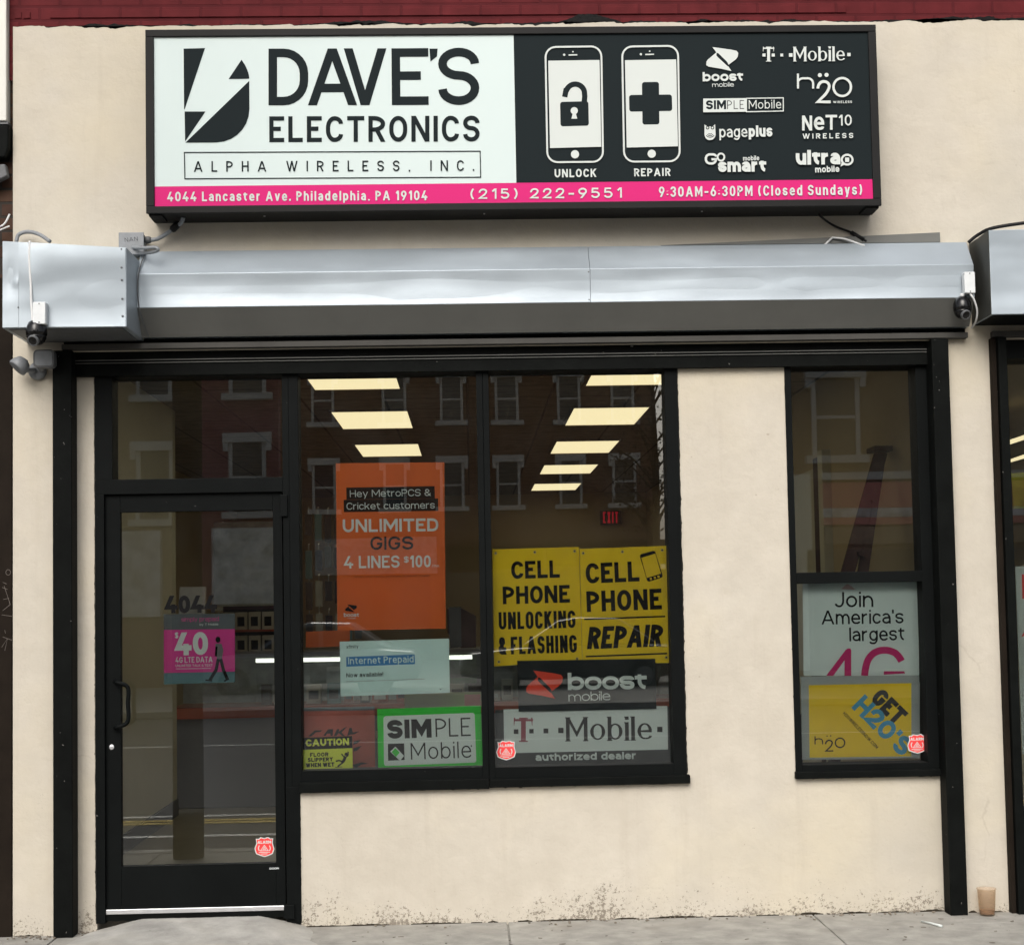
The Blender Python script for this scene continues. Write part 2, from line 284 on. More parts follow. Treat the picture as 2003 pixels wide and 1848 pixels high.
# ------------------------------------------------------------------ object helpers
def tag(o, label=None, cat=None, group=None, kind=None):
    if label: o['label'] = label
    if cat: o['category'] = cat
    if group: o['group'] = group
    if kind: o['kind'] = kind
    return o
def empty(name, loc=(0, 0, 0), label=None, cat=None, group=None):
    o = bpy.data.objects.new(name, None); COL.objects.link(o); o.location = loc; o.empty_display_size = .1
    return tag(o, label, cat, group)
class MB:
    def __init__(s): s.v, s.f = [], []
    def face(s, pts):
        b = len(s.v); s.v += [tuple(p) for p in pts]; s.f.append(list(range(b, b + len(pts))))
    def box(s, x0, x1, y0, y1, z0, z1):
        b = len(s.v)
        s.v += [(x, y, z) for x in (x0, x1) for y in (y0, y1) for z in (z0, z1)]
        s.f += [[b + i for i in q] for q in ((0, 1, 3, 2), (4, 6, 7, 5), (0, 4, 5, 1), (2, 3, 7, 6), (0, 2, 6, 4), (1, 5, 7, 3))]
        return s
    def prism(s, pts, vec):  # pts 3D polygon, extruded by vec
        n = len(pts); b = len(s.v); vec = Vector(vec)
        s.v += [tuple(Vector(p)) for p in pts] + [tuple(Vector(p) + vec) for p in pts]
        s.f.append(list(range(b, b + n))); s.f.append(list(range(b + 2*n - 1, b + n - 1, -1)))
        for i in range(n):
            j = (i + 1) % n; s.f.append([b + i, b + n + i, b + n + j, b + j])
        return s
    def tube(s, path, r, seg=8, caps=True):
        path = [Vector(p) for p in path]; n = len(path); b = len(s.v); up = None
        for i, p in enumerate(path):
            d = (path[min(i + 1, n - 1)] - path[max(i - 1, 0)]).normalized()
            if up is None: up = Vector((0, 0, 1)) if abs(d.z) < .9 else Vector((1, 0, 0))
            a = d.cross(up).normalized(); up = a.cross(d).normalized()
            rr = r[i] if isinstance(r, (list, tuple)) else r
            for k in range(seg):
                t = 2*math.pi*k/seg; s.v.append(tuple(p + a*math.cos(t)*rr + up*math.sin(t)*rr))
        for i in range(n - 1):
            for k in range(seg):
                k2 = (k + 1) % seg; s.f.append([b + i*seg + k, b + i*seg + k2, b + (i + 1)*seg + k2, b + (i + 1)*seg + k])
        if caps: s.f.append([b + k for k in range(seg)][::-1]); s.f.append([b + (n - 1)*seg + k for k in range(seg)])
        return s
    def lathe(s, c, prof, axis=(0, 0, 1), seg=20):  # prof: (radius, height along axis)
        ax = Vector(axis).normalized(); a = ax.orthogonal().normalized(); q = ax.cross(a); c = Vector(c); b = len(s.v)
        for r, h in prof:
            for k in range(seg):
                t = 2*math.pi*k/seg; s.v.append(tuple(c + ax*h + a*math.cos(t)*r + q*math.sin(t)*r))
        for i in range(len(prof) - 1):
            for k in range(seg):
                k2 = (k + 1) % seg; s.f.append([b + i*seg + k, b + i*seg + k2, b + (i + 1)*seg + k2, b + (i + 1)*seg + k])
        s.f.append([b + k for k in range(seg)][::-1]); s.f.append([b + (len(prof) - 1)*seg + k for k in range(seg)])
        return s
    def build(s, name, m, parent=None, bevel=0, smooth=False, recalc=True):
        me = bpy.data.meshes.new(name); me.from_pydata(s.v, [], s.f); me.update()
        if recalc:
            bm = bmesh.new(); bm.from_mesh(me); bmesh.ops.recalc_face_normals(bm, faces=bm.faces); bm.to_mesh(me); bm.free()
        me.materials.append(M[m] if isinstance(m, str) else m)
        if smooth: me.polygons.foreach_set('use_smooth', [True]*len(me.polygons))
        o = bpy.data.objects.new(name, me); COL.objects.link(o)
        if parent is not None:
            o.parent = parent
            p = Vector((0, 0, 0)); q = parent
            while q is not None: p += q.location; q = q.parent
            o.location = -p
        if bevel:
            b = o.modifiers.new('bevel', 'BEVEL'); b.width = bevel; b.segments = 2; b.limit_method = 'ANGLE'
        return o
def smooth_path(pts, n=6):
    pts = [Vector(p) for p in pts]; out = []
    for i in range(len(pts) - 1):
        p0, p1, p2, p3 = pts[max(i - 1, 0)], pts[i], pts[i + 1], pts[min(i + 2, len(pts) - 1)]
        for k in range(n):
            t = k/n
            out.append(.5*((2*p1) + (p2 - p0)*t + (2*p0 - 5*p1 + 4*p2 - p3)*t*t + (3*p1 - p0 - 3*p2 + p3)*t**3))
    return out + [pts[-1]]

# ------------------------------------------------------------------ lettering: a single-line alphabet drawn with a pen of given width
GL = {
 'A': (.76, '0,0 .5,1;1,0 .5,1;.2,.27 .8,.27'), 'B': (.56, '0,.53 0,1 .92,1* .92,.53* 0,.53;0,.53 0,0 1,0* 1,.53* .7,.53'),
 'C': (.58, '1,.74 1,1* 0,1* 0,0* 1,0* 1,.26'), 'D': (.6, '0,0 0,1 1,1* 1,0* 0,0'), 'E': (.48, '1,1 0,1 0,0 1,0;0,.52 .88,.52'),
 'F': (.48, '1,1 0,1 0,0;0,.5 .88,.5'), 'G': (.6, '1,.76 1,1* 0,1* 0,0* 1,0* 1,.46 .55,.46'), 'H': (.58, '0,0 0,1;1,0 1,1;0,.52 1,.52'),
 'I': (.0, '0,0 0,1'), 'J': (.42, '1,1 1,0* 0,0* 0,.2'), 'K': (.6, '0,0 0,1;1,1 .05,.4;.36,.6 1,0'), 'L': (.46, '0,1 0,0 1,0'),
 'M': (.8, '0,0 0,1;1,0 1,1;0,1 .5,.25 1,1'), 'N': (.62, '0,0 0,1;1,0 1,1;0,1 1,0'), 'O': (.62, '0,.5 0,1* 1,1* 1,0* 0,0* 0,.5'),
 'P': (.54, '0,0 0,1 1,1* 1,.45* 0,.45'), 'Q': (.62, '0,.5 0,1* 1,1* 1,0* 0,0* 0,.5;.6,.25 1.05,-.05'), 'R': (.56, '0,0 0,1 1,1* 1,.47* 0,.47;.5,.47 1,0'),
 'S': (.55, '1,.76 1,1* 0,1* 0,.52* 1,.52* 1,0* 0,0* 0,.24'), 'T': (.58, '0,1 1,1;.5,0 .5,1'), 'U': (.6, '0,1 0,0* 1,0* 1,1'),
 'V': (.7, '0,1 .5,0;1,1 .5,0'), 'W': (1.05, '0,1 .27,0;.5,1 .27,0;.5,1 .73,0;1,1 .73,0'), 'X': (.62, '0,0 1,1;0,1 1,0'),
 'Y': (.64, '0,1 .5,.42;1,1 .5,.42;.5,.5 .5,0'), 'Z': (.56, '0,1 1,1 0,0 1,0'),
 '0': (.54, '0,.5 0,1* 1,1* 1,0* 0,0* 0,.5'), '1': (.26, '0,.76 1,1;1,0 1,1'), '2': (.54, '0,.72 0,1* 1,1* 1,.55* 0,0 1,0'),
 '3': (.54, '0,.76 0,1* 1,1* 1,.54* .4,.54;.4,.54 1,.54* 1,0* 0,0* 0,.24'), '4': (.6, '.62,1 0,.27 1,.27;.74,.5 .74,0'),
 '5': (.54, '.92,1 .08,1 .04,.6 1,.62* 1,0* 0,0* 0,.22'), '6': (.55, '0,.3 0,0* 1,0* 1,.6* 0,.6* 0,.3;.72,1 .08,.45'),
 '7': (.52, '0,1 1,1 .35,0'), '8': (.55, '.06,.77 .06,1* .94,1* .94,.54* .06,.54* .06,.77;0,.27 0,.54* 1,.54* 1,0* 0,0* 0,.27'),
 '9': (.55, '1,.7 1,1* 0,1* 0,.4* 1,.4* 1,.7;.28,0 .92,.55'),
 'a': (.46, '.05,.58 .05,.72* 1,.72* 1,0;1,.42 0,.42* 0,0* 1,0* 1,.25'), 'b': (.5, '0,1 0,0;0,.36 0,.72* 1,.72* 1,0* 0,0* 0,.36'),
 'c': (.45, '1,.54 1,.72* 0,.72* 0,0* 1,0* 1,.18'), 'd': (.5, '1,1 1,0;1,.36 1,.72* 0,.72* 0,0* 1,0* 1,.36'),
 'e': (.5, '0,.36 1,.36 1,.72* 0,.72* 0,0* 1,0* 1,.14'), 'f': (.32, '1,1 .35,1* .35,0;0,.7 1,.7'),
 'g': (.5, '1,.72 1,-.28* 0,-.28* 0,-.14;1,.36 1,.72* 0,.72* 0,0* 1,0* 1,.36'), 'h': (.48, '0,1 0,0;0,.4 0,.72* 1,.72* 1,0'),
 'i': (.0, '0,0 0,.72;0,.93 0,1'), 'j': (.2, '1,.72 1,-.28* 0,-.28;1,.93 1,1'), 'k': (.48, '0,0 0,1;1,.72 .05,.27;.38,.46 1,0'),
 'l': (.0, '0,0 0,1'), 'm': (.84, '0,0 0,.72;0,.4 0,.72* .5,.72* .5,0;.5,.4 .5,.72* 1,.72* 1,0'), 'n': (.48, '0,0 0,.72;0,.4 0,.72* 1,.72* 1,0'),
 'o': (.52, '0,.36 0,.72* 1,.72* 1,0* 0,0* 0,.36'), 'p': (.5, '0,.72 0,-.28;0,.36 0,.72* 1,.72* 1,0* 0,0* 0,.36'),
 'q': (.5, '1,.72 1,-.28;1,.36 1,.72* 0,.72* 0,0* 1,0* 1,.36'), 'r': (.3, '0,0 0,.72;0,.4 0,.72* 1,.72'),
 's': (.44, '1,.56 1,.72* 0,.72* 0,.37* 1,.37* 1,0* 0,0* 0,.16'), 't': (.32, '.35,.95 .35,0* 1,0;0,.72 1,.72'), 'u': (.48, '0,.72 0,0* 1,0* 1,.3;1,.72 1,0'),
 'v': (.5, '0,.72 .5,0;1,.72 .5,0'), 'w': (.76, '0,.72 .27,0;.5,.72 .27,0;.5,.72 .73,0;1,.72 .73,0'), 'x': (.48, '0,0 1,.72;0,.72 1,0'),
 'y': (.5, '0,.72 .52,0;1,.72 .3,-.28'), 'z': (.44, '0,.72 1,.72 0,0 1,0'),
 '.': (.0, '0,0 0,.03'), ',': (.04, '1,.05 0,-.14'), ':': (.0, '0,.12 0,.16;0,.56 0,.6'), "'": (.0, '0,.76 0,1'), '-': (.3, '0,.42 1,.42'),
 '(': (.18, '1,1.08 0,.9* 0,.1* 1,-.1'), ')': (.18, '0,1.08 1,.9* 1,.1* 0,-.1'), '!': (.0, '0,.3 0,1;0,0 0,.02'), '/': (.4, '0,0 1,1'),
 '&': (.64, '1,0 .12,.74 .12,1* .72,1* .72,.68 0,.36 0,0* .8,0* .95,.4'), '$': (.52, '1,.76 1,1* 0,1* 0,.52* 1,.52* 1,0* 0,0* 0,.24;.5,1.14 .5,-.14'),
}
def fillet(pts, rnd, closed, n=7):
    m = len(pts); out = []
    def seg(i, j): return (pts[j] - pts[i]).length
    for i in range(m):
        if not rnd[i] or (not closed and i in (0, m - 1)):
            out.append(pts[i]); continue
        a, b = (i - 1) % m, (i + 1) % m
        la = seg(a, i)*(.5 if (rnd[a] and (closed or a not in (0, m - 1))) else 1.0)
        lb = seg(i, b)*(.5 if (rnd[b] and (closed or b not in (0, m - 1))) else 1.0)
        R_ = rnd[i] if rnd[i] is not True else 1e9
        la, lb = min(la, R_), min(lb, R_)
        if la > 1.6*lb: la = min(la, 1.6*lb)
        if lb > 1.6*la: lb = min(lb, 1.6*la)
        p0 = pts[i] + (pts[a] - pts[i]).normalized()*la; p3 = pts[i] + (pts[b] - pts[i]).normalized()*lb
        k = .5523; c1 = p0 + (pts[i] - p0)*k; c2 = p3 + (pts[i] - p3)*k
        for q in range(n + 1):
            t = q/n; out.append(p0*(1 - t)**3 + c1*3*t*(1 - t)**2 + c2*3*t*t*(1 - t) + p3*t**3)
    res = []
    for p in out:
        if not res or (p - res[-1]).length > 1e-5: res.append(p)
    if closed and (res[0] - res[-1]).length < 1e-5: res.pop()
    return res
def ribbon(pts, w, closed=False, contrast=0.0, cuts=(None, None)):
    """left / right outlines of a pen stroke; cuts = horizontal cut heights for its ends"""
    n = len(pts); L, Rr = [], []
    def hw(d): return w/2*(1 - contrast*abs(d.x))
    for i in range(n):
        if closed: a, b = pts[i] - pts[i - 1], pts[(i + 1) % n] - pts[i]
        else:
            a = pts[i] - pts[i - 1] if i else pts[1] - pts[0]
            b = pts[i + 1] - pts[i] if i < n - 1 else a
        a = a.normalized(); b = b.normalized()
        na, nb = Vector((-a.y, a.x)), Vector((-b.y, b.x)); h = .5*(hw(a) + hw(b))
        mn = na + nb
        if mn.length < 1e-4: mn = na
        mn.normalize(); c = max(.45, mn.dot(na))
        o = mn*(h/c)
        e = None
        if not closed and i == 0: e = cuts[0]
        if not closed and i == n - 1: e = cuts[1]
        if e is not None:
            d = a; p = pts[i] + d*((e - pts[i].y)/d.y); o = Vector((-hw(d)/d.y, 0)); L.append(p + o); Rr.append(p - o); continue
        L.append(pts[i] + o); Rr.append(pts[i] - o)
    return L, Rr
class Print:
    """flat printed work on a plane at depth Y, one mesh per ink"""
    def __init__(s, sheet, Y, parent): s.sh, s.Y, s.p, s.ink, s.n, s.key = sheet, Y, parent, {}, 0, ('printed_shape', 0)
    def _mb(s, ink): return s.ink.setdefault((s.key, ink), MB())
    def part(s, name): s.key = (name, s.n); return s
    def poly(s, pts, ink, sheet=None, lift=0.0):
        s.n += 1; y = s.Y - .0004 - s.n*2.5e-5 - lift
        q = [W(sheet or s.sh, px, py, y) for px, py in pts]; s._mb(ink).face(q)
    def strip(s, L, Rr, closed, ink, fn, sheet=None):
        s.n += 1; y = s.Y - .0004 - s.n*2.5e-5; mb = s._mb(ink); n = len(L); b = len(mb.v)
        for p in L: mb.v.append(tuple(W(sheet or s.sh, *fn(p), y)))
        for p in Rr: mb.v.append(tuple(W(sheet or s.sh, *fn(p), y)))
        for i in range(n if closed else n - 1):
            j = (i + 1) % n; mb.f.append([b + i, b + j, b + n + j, b + n + i])
    def line(s, pts, w, ink, closed=False, rnd=0, sheet=None, contrast=0):
        pts = [Vector(p) for p in pts]
        if rnd: pts = fillet(pts, [rnd]*len(pts), closed)
        L, Rr = ribbon(pts, w, closed); s.strip(L, Rr, closed, ink, lambda p: (p.x, p.y), sheet)
    def rrect(s, q, r, ink, sheet=None):
        s.poly([tuple(p) for p in fillet([Vector(p) for p in q], [r]*4, True)], ink, sheet)
    def disc(s, c, r, ink, sheet=None, n=20, ry=None):
        s.poly([(c[0] + r*math.cos(2*math.pi*k/n), c[1] + (ry or r)*math.sin(2*math.pi*k/n)) for k in range(n)], ink, sheet)
    def arc(s, c, r, a0, a1, w, ink, sheet=None, n=16):
        s.line([(c[0] + r*math.cos(R(a0 + (a1 - a0)*k/n)), c[1] + r*math.sin(R(a0 + (a1 - a0)*k/n))) for k in range(n + 1)], w, ink, False, 0, sheet)
    def text(s, txt, x0, y0, x1, y1, cap, wt, ink, gap=.14, shear=0, contrast=0, serif=0, sheet=None, space=.3, rmax=.36):
        key = s.key; s.key = ('lettering', s.n)
        base = Vector((x0, y0)); d = Vector((x1 - x0, y1 - y0)); Ln = d.length; d.normalize(); up = Vector((d.y, -d.x))
        H = cap; w = wt*H; Gp = gap*H
        gs = [c for c in txt if c != ' ']; nsp = txt.count(' ')
        A = sum(GL[c][0] for c in gs)*(H - w) + nsp*space*H
        fx = len(gs)*w + (len(gs) - 1)*Gp
        k = (Ln - shear*H - fx)/A if A > 0 else 1
        if k < .25:
            k = .25; Gp = (Ln - shear*H - len(gs)*w - A*k)/max(1, len(gs) - 1)
        x = 0.0
        for c in txt:
            if c == ' ': x += space*H*k; continue
            a, code = GL[c]
            for st in code.split(';'):
                P_, rn, raw = [], [], []
                for tok in st.split():
                    rr = tok.endswith('*'); u, v = tok.rstrip('*').split(','); u, v = float(u), float(v)
                    raw.append((u, v)); P_.append(Vector((x + w/2 + u*a*k*(H - w), w/2 + v*(H - w)))); rn.append(rmax*H if rr else False)
                closed = raw[0] == raw[-1] and len(raw) > 3
                if closed: P_.pop(); rn.pop()
                cuts = [None, None]
                if not closed:
                    for e, (i, j) in enumerate(((0, 1), (-1, -2))):
                        dd = P_[i] - P_[j]; v = raw[i][1]
                        if abs(dd.y) > .25*abs(dd.x) and v in (0, 1, .72, -.28, .03, .16, .02):
                            cuts[e] = 0.0 if v == 0 else P_[i].y + (w/2 if dd.y > 0 else -w/2)
                            P_[i] = Vector((P_[i].x, cuts[e]))
                        elif abs(dd.y) < 1e-6 and raw[i][0] in (0, 1): P_[i] = P_[i] + dd.normalized()*w/2*(1 if not rn[j] else .3)
                        if serif and cuts[e] is not None and abs(dd.x) < .2*abs(dd.y):
                            yy = cuts[e] + (-w*.12 if dd.y > 0 else w*.12); hx = serif*H
                            if not (dd.y > 0 and c in 'bil' and v in (1, .72)): sp = [Vector((P_[i].x - hx, yy)), Vector((P_[i].x + hx, yy))]
                            else: sp = [Vector((P_[i].x - hx, yy)), Vector((P_[i].x, yy))]
                            l2, r2 = ribbon(sp, w*.26); s.strip(l2, r2, False, ink, lambda p: tuple(base + d*(p.x + shear*p.y) + up*p.y), sheet)
                pts = fillet(P_, rn, closed)
                l, r_ = ribbon(pts, w, closed, contrast, cuts)
                s.strip(l, r_, closed, ink, lambda p: tuple(base + d*(p.x + shear*p.y) + up*p.y), sheet)
            x += a*k*(H - w) + w + Gp
        s.key = key
    def finish(s, names=None):
        for (key, ink), mb in s.ink.items():
            mb.build((names or {}).get(ink, key[0]), ink, s.p, recalc=False)
def board(name, sheet, quad, Y, m, parent=None, th=.003, r=0):
    if r: quad = [tuple(p) for p in fillet([Vector(p) for p in quad], [r]*len(quad), True)]
    return MB().prism([W(sheet, x, y, Y) for x, y in quad], (0, th, 0)).build(name, m, parent)
def poster(name, sheet, quad, Y, m, label, cat, group=None, th=.003, r=0):
    o = board(name, sheet, quad, Y, m, None, th, r); tag(o, label, cat, group); return o
YI, YF, YG, YP = .06, .052, .12, .15     # infill wall, frame fronts, glass, paper hung inside the glass
def PX(sheet, x, y):
    ox, oy, s = SHEETS[sheet]; k = 2003/2085; return (ox + x/s)*k, (oy + y/s)*k
def fb(mb, x0, x1, z0, z1, y0, y1):      # box given in facade-plane metres, set back to depth y0
    a, c = at(x0, z0, y0); b, d = at(x1, z1, y0); mb.box(a, b, y0, y1, c, d)
def ragged(mb, x0, z0, x1, z1, w, y, amp=.006, step=.008):   # uneven brushed paint edge along a line
    n = max(2, int(math.hypot(x1 - x0, z1 - z0)/step)); dx, dz = x1 - x0, z1 - z0; l = math.hypot(dx, dz); nx, nz = -dz/l, dx/l; prev = None
    a = 0
    for i in range(n + 1):
        t = i/n; a = .75*a + random.uniform(-amp, amp)*.22; q = w*.45 + a + (random.random() < .04)*random.uniform(0, .004)
        p = (x0 + dx*t, z0 + dz*t); cur = ((p[0], y, p[1]), (p[0] + nx*q, y, p[1] + nz*q))
        if prev: mb.face([prev[0], cur[0], cur[1], prev[1]])
        prev = cur

# ------------------------------------------------------------------ setting: ground and room
g = MB()
def slab(x0, x1, y0, y1, z0=-.12, z1=0.0): g.box(x0, x1, y0, y1, z0, z1)
xs = [-9, -7.2, -5.4, -3.7, -2.06, .158, 1.70, 3.3, 5.1, 6.9, 9]
ys = [-2.4, -1.25, -.262, .06]
for i in range(len(xs) - 1):
    for j in range(len(ys) - 1):
        dz = random.uniform(-.003, .003)
        slab(xs[i] + .004, xs[i + 1] - .004, ys[j] + (.004 if j else 0), ys[j + 1] - .003, -.12, dz if j < 2 else -.002)
tag(g.build('pavement', 'concrete', bevel=.004), kind='structure')
tag(MB().box(-60, 60, -2.46, .3, -.4, -.014).build('ground', 'concrete'), kind='structure')
tag(MB().box(-60, 60, -2.62, -2.4635, -.4, -.005).build('kerb', 'concretelight', bevel=.015), kind='structure')
tag(MB().box(-80, 80, -44, -2.6235, -.5, -.13).build('road', 'asphalt'), kind='structure')
rm = MB()
for y, w in ((-4.1, .10), (-5.3, .10), (-12.2, .1)): rm.box(-60, 60, y - w/2, y + w/2, -.1285, -.126)
tag(rm.build('road_marking', 'roadwhite'), kind='structure')
rm = MB()
for y in (-4.86, -5.02): rm.box(-60, 60, y - .05, y + .05, -.1285, -.126)
tag(rm.build('road_centre_marking', 'roadyellow'), kind='structure')
# raised smooth concrete ramp up to the door sill
me = bpy.data.meshes.new('door_ramp'); bm = bmesh.new(); NX, NY = 48, 22; grid = []
for j in range(NY + 1):
    v = j/NY; row = []
    for i in range(NX + 1):
        u = i/NX
        y = .075 - v*.78
        xl = -1.90 - .26*v**1.2 - .02*math.sin(9*v); xr = -.85 + .20*v + .02*math.sin(11*v)
        x = xl + (xr - xl)*u
        edge = min(u, 1 - u); h = .054*(1 - v**1.1)*min(1, edge/.22) + .0025
        h += .0025*math.sin(23*u + 5*v)*math.sin(17*v) + random.uniform(-.0007, .0007)
        if edge == 0 or j == NY: h = -.006
        row.append(bm.verts.new((x, y, h)))
    grid.append(row)
for j in range(NY):
    for i in range(NX): bm.faces.new((grid[j][i], grid[j + 1][i], grid[j + 1][i + 1], grid[j][i + 1]))
bm.to_mesh(me); bm.free(); me.materials.append(M['concretelight']); me.polygons.foreach_set('use_smooth', [True]*len(me.polygons))
o = bpy.data.objects.new('door_ramp', me); COL.objects.link(o); tag(o, kind='structure')
# shop room
tag(MB().box(-3.2, 2.6, .16, 14, -.1, .045).build('interior_floor', 'floor'), kind='structure')
tag(MB().box(-3.2, 2.6, .32, 14, 3.12, 3.3).build('interior_ceiling', 'ceil'), kind='structure')
wl = MB(); wl.box(-2.40, -2.25, .32, 4.2, .045, 3.12)
tag(wl.build('interior_wall', 'cream'), kind='structure')
tag(MB().box(-3.35, -3.2, 4.0, 14, .045, 3.12).build('interior_wall', 'beige'), kind='structure')
tag(MB().box(2.46, 2.6, .32, 14, .045, 3.12).build('interior_wall', 'beige'), kind='structure')
tag(MB().box(-3.2, 2.46, 13.9, 14.05, .045, 3.12).build('interior_wall', 'beige'), kind='structure')
tag(MB().box(-2.247, -2.235, .34, 4.18, .048, .17).build('skirting_board', 'skirting'), kind='structure')

# ------------------------------------------------------------------ the shop building
shop = empty('shop_building', (0, 0, 0), 'cream stucco shopfront with black framed door and windows under red painted brick', 'building')
w = MB()
def jag(x0, x1, z, step=.012, amp=.0022):
    n = int((x1 - x0)/step); out = []; a = 0
    for i in range(n + 1):
        a = .85*a + random.uniform(-amp, amp) - (random.random() < .05)*.006; out.append((x0 + (x1 - x0)*i/n, z + a))
    return out
top = jag(-2.285, 3.9, 4.572)
w.prism([(-2.285, 0, 2.9)] + [(3.9, 0, 2.9)] + [(x, 0, z) for x, z in reversed(top)], (0, .3, 0))
w.box(-2.285, -2.06, 0, .3, -.1, 2.9)
w.box(2.44, 2.69, 0, .3, -.1, 2.9)
def inf(x0, x1, z0, z1): fb(w, x0, x1, z0, z1, YI, .25)
inf(-2.03, -1.872, -.1, 2.80)
inf(-.868, 2.42, -.1, .69)
inf(1.07, 1.626, .69, 2.82)
inf(2.364, 2.42, .69, 2.82)
sw_ = w.build('stucco_wall', 'stucco', shop)
gm = MB()
for (xa, xb, yy) in ((-.86, 2.4, .0585), (-2.28, -2.09, -.0015), (2.475, 2.69, -.0015)):
    x = xa
    while x < xb:
        ln = random.uniform(.04, .3); n = max(3, int(ln/.012)); hh = random.uniform(.002, .008); pts = []
        for i in range(n + 1): pts.append((min(x + ln*i/n, xb), yy, (hh + random.uniform(-.002, .003))*min(1, 2.5*min(i, n - i)/n + .15)))
        gm.prism([(pts[0][0], yy, -.01), (pts[-1][0], yy, -.01)] + pts[::-1], (0, .002, 0)); x += ln + random.uniform(0, .12)
gm.build('gap_grime_line', 'gapgrime', sw_)  # dark dirty strips, drawn in place of the shaded gap at the wall foot
# painted brick above, a hand's breadth back, with tar in the ragged joint
b = MB(); b.box(-2.5, 4.2, .012, .3, 4.3, 6.6); b.build('painted_brickwork', 'redbrick', shop)
b = MB()
for (xa, xb, h) in ((-2.28, 3.8, .014), (-2.06, -1.55, .02), (-1.5, -1.34, .03), (-1.25, -.9, .02), (-.8, -.2, .034), (-.1, .2, .02), (.48, .84, .075), (1.15, 1.45, .03), (2.3, 3.2, .035)):
    t = jag(xa, xb, 4.572 + h*.6, .01, .0035); n = len(t)
    t = [(x, 4.574 + (z - 4.574)*min(1, 3*min(i, n - 1 - i)/n)) for i, (x, z) in enumerate(t)]
    b.prism([(xa, .004, 4.55), (xb, .004, 4.55)] + [(x, .004, z) for x, z in reversed(t)], (0, .006, 0))
b.build('tar_seam', 'tar', shop)
bl = MB()   # painted-over brick courses standing a little proud at left
for i, x in enumerate((-2.28, -2.235, -2.10)): bl.box(x, x + (.035 if i < 2 else 4.1), .007 - .001*i, .011, 4.62, 4.655 if i < 2 else 4.66)
bl.build('brick_ledge', 'redbrick', shop, bevel=.002)
# head of the opening with the shutter slot
h = MB(); fb(h, -2.0, 2.392, 2.775, 2.90, .02, .25); h.box(-2.03, 2.56, -.003, -.0005, 2.91, 2.962); h.build('lintel_and_gap_shade', 'black', shop)  # second box is a black strip painting the dark gap under the housing
h = MB(); fb(h, -1.975, 2.36, 2.852, 2.856, .012, .019); fb(h, -1.975, 2.36, 2.838, 2.841, .012, .019); h.build('shutter_slot', 'zinc2', shop)

# door set
df = MB()
fb(df, -1.878, -1.832, .05, 2.175, YF, .19); fb(df, -.938, -.866, .03, .70, YF, .19); fb(df, -.938, -.905, .70, 2.80, YF, .19)
fb(df, -1.878, -1.79, 2.249, 2.80, YF, .19); fb(df, -1.878, -.938, 2.175, 2.249, YF, .19)
fb(df, -1.79, -.938, 2.768, 2.80, YF + .004, .19)
fr = df.build('door_frame', 'blackmetal', shop, bevel=.002)
rg = MB()
for (x, s) in ((-1.878, 1),):
    X, _ = at(x, 0, YI); ragged(rg, X, .03, X, 2.77, .004, YI - .0015, .004)
X, _ = at(-.866, 0, YI); ragged(rg, X, .66, X, .03, .003, YI - .0015, .004)
rg.build('paint_edge', 'black', fr)
p = MB(); fb(p, -1.793, -.937, 2.246, 2.77, YG, YG + .006); p.build('transom_pane', 'glass', fr)
dl = MB(); y0, y1 = .075, .118
fb(dl, -1.828, -1.752, .118, 2.172, y0, y1); fb(dl, -.989, -.942, .118, 2.172, y0, y1)
fb(dl, -1.752, -.989, 2.084, 2.172, y0, y1); fb(dl, -1.752, -.989, .118, .328, y0, y1)
door = dl.build('door', 'blackmetal', shop, bevel=.002)
p = MB(); fb(p, -1.754, -.987, .326, 2.086, .094, .100); p.build('pane', 'glass', door)
s = MB(); fb(s, -1.829, -.950, .094, .117, .062, .074); s.build('door_sweep', 'alu', door, bevel=.002)
s = MB(); fb(s, -1.83, -.94, .062, .092, .068, .13); s.build('threshold', 'black', shop)
hp = [W('A6', x, 0 + yy, 0.03) for x, yy in ((385, 378), (440, 380), (466, 408), (468, 500), (466, 600), (440, 630), (385, 634))]
hp[0].y = hp[-1].y = .074; hp[1].y = hp[-2].y = .045
hp[1] = Vector((hp[0].x + .02, .03, hp[1].z)); hp[-2] = Vector((hp[-1].x + .02, .03, hp[-2].z))
MB().tube(smooth_path(hp, 6), .0105, 10).build('handle', 'blackmetal', door, smooth=True)
c = W('A6', 377, 742, .075); MB().lathe(c, [(.0125, 0), (.0125, .004), (.008, .006)], (0, -1, 0), 16).build('lock', 'alu', door, smooth=False)
for q in ((-.953, -.915, 2.05, 2.16), (-.953, -.90, .05, .12)):
    hb = MB(); fb(hb, *q, .036, .05); hb.build('hinge', 'blackmetal', door, bevel=.003)
pr = Print('A6', .075, door)
pr.poly([(1255, 1413), (1313, 1412), (1313, 1424), (1255, 1425)], 'inkgrey')
pr.text('DOOR', 1258, 1423, 1310, 1422, 9, .2, 'offwhite')
pr.finish({'inkgrey': 'maker_plate'})

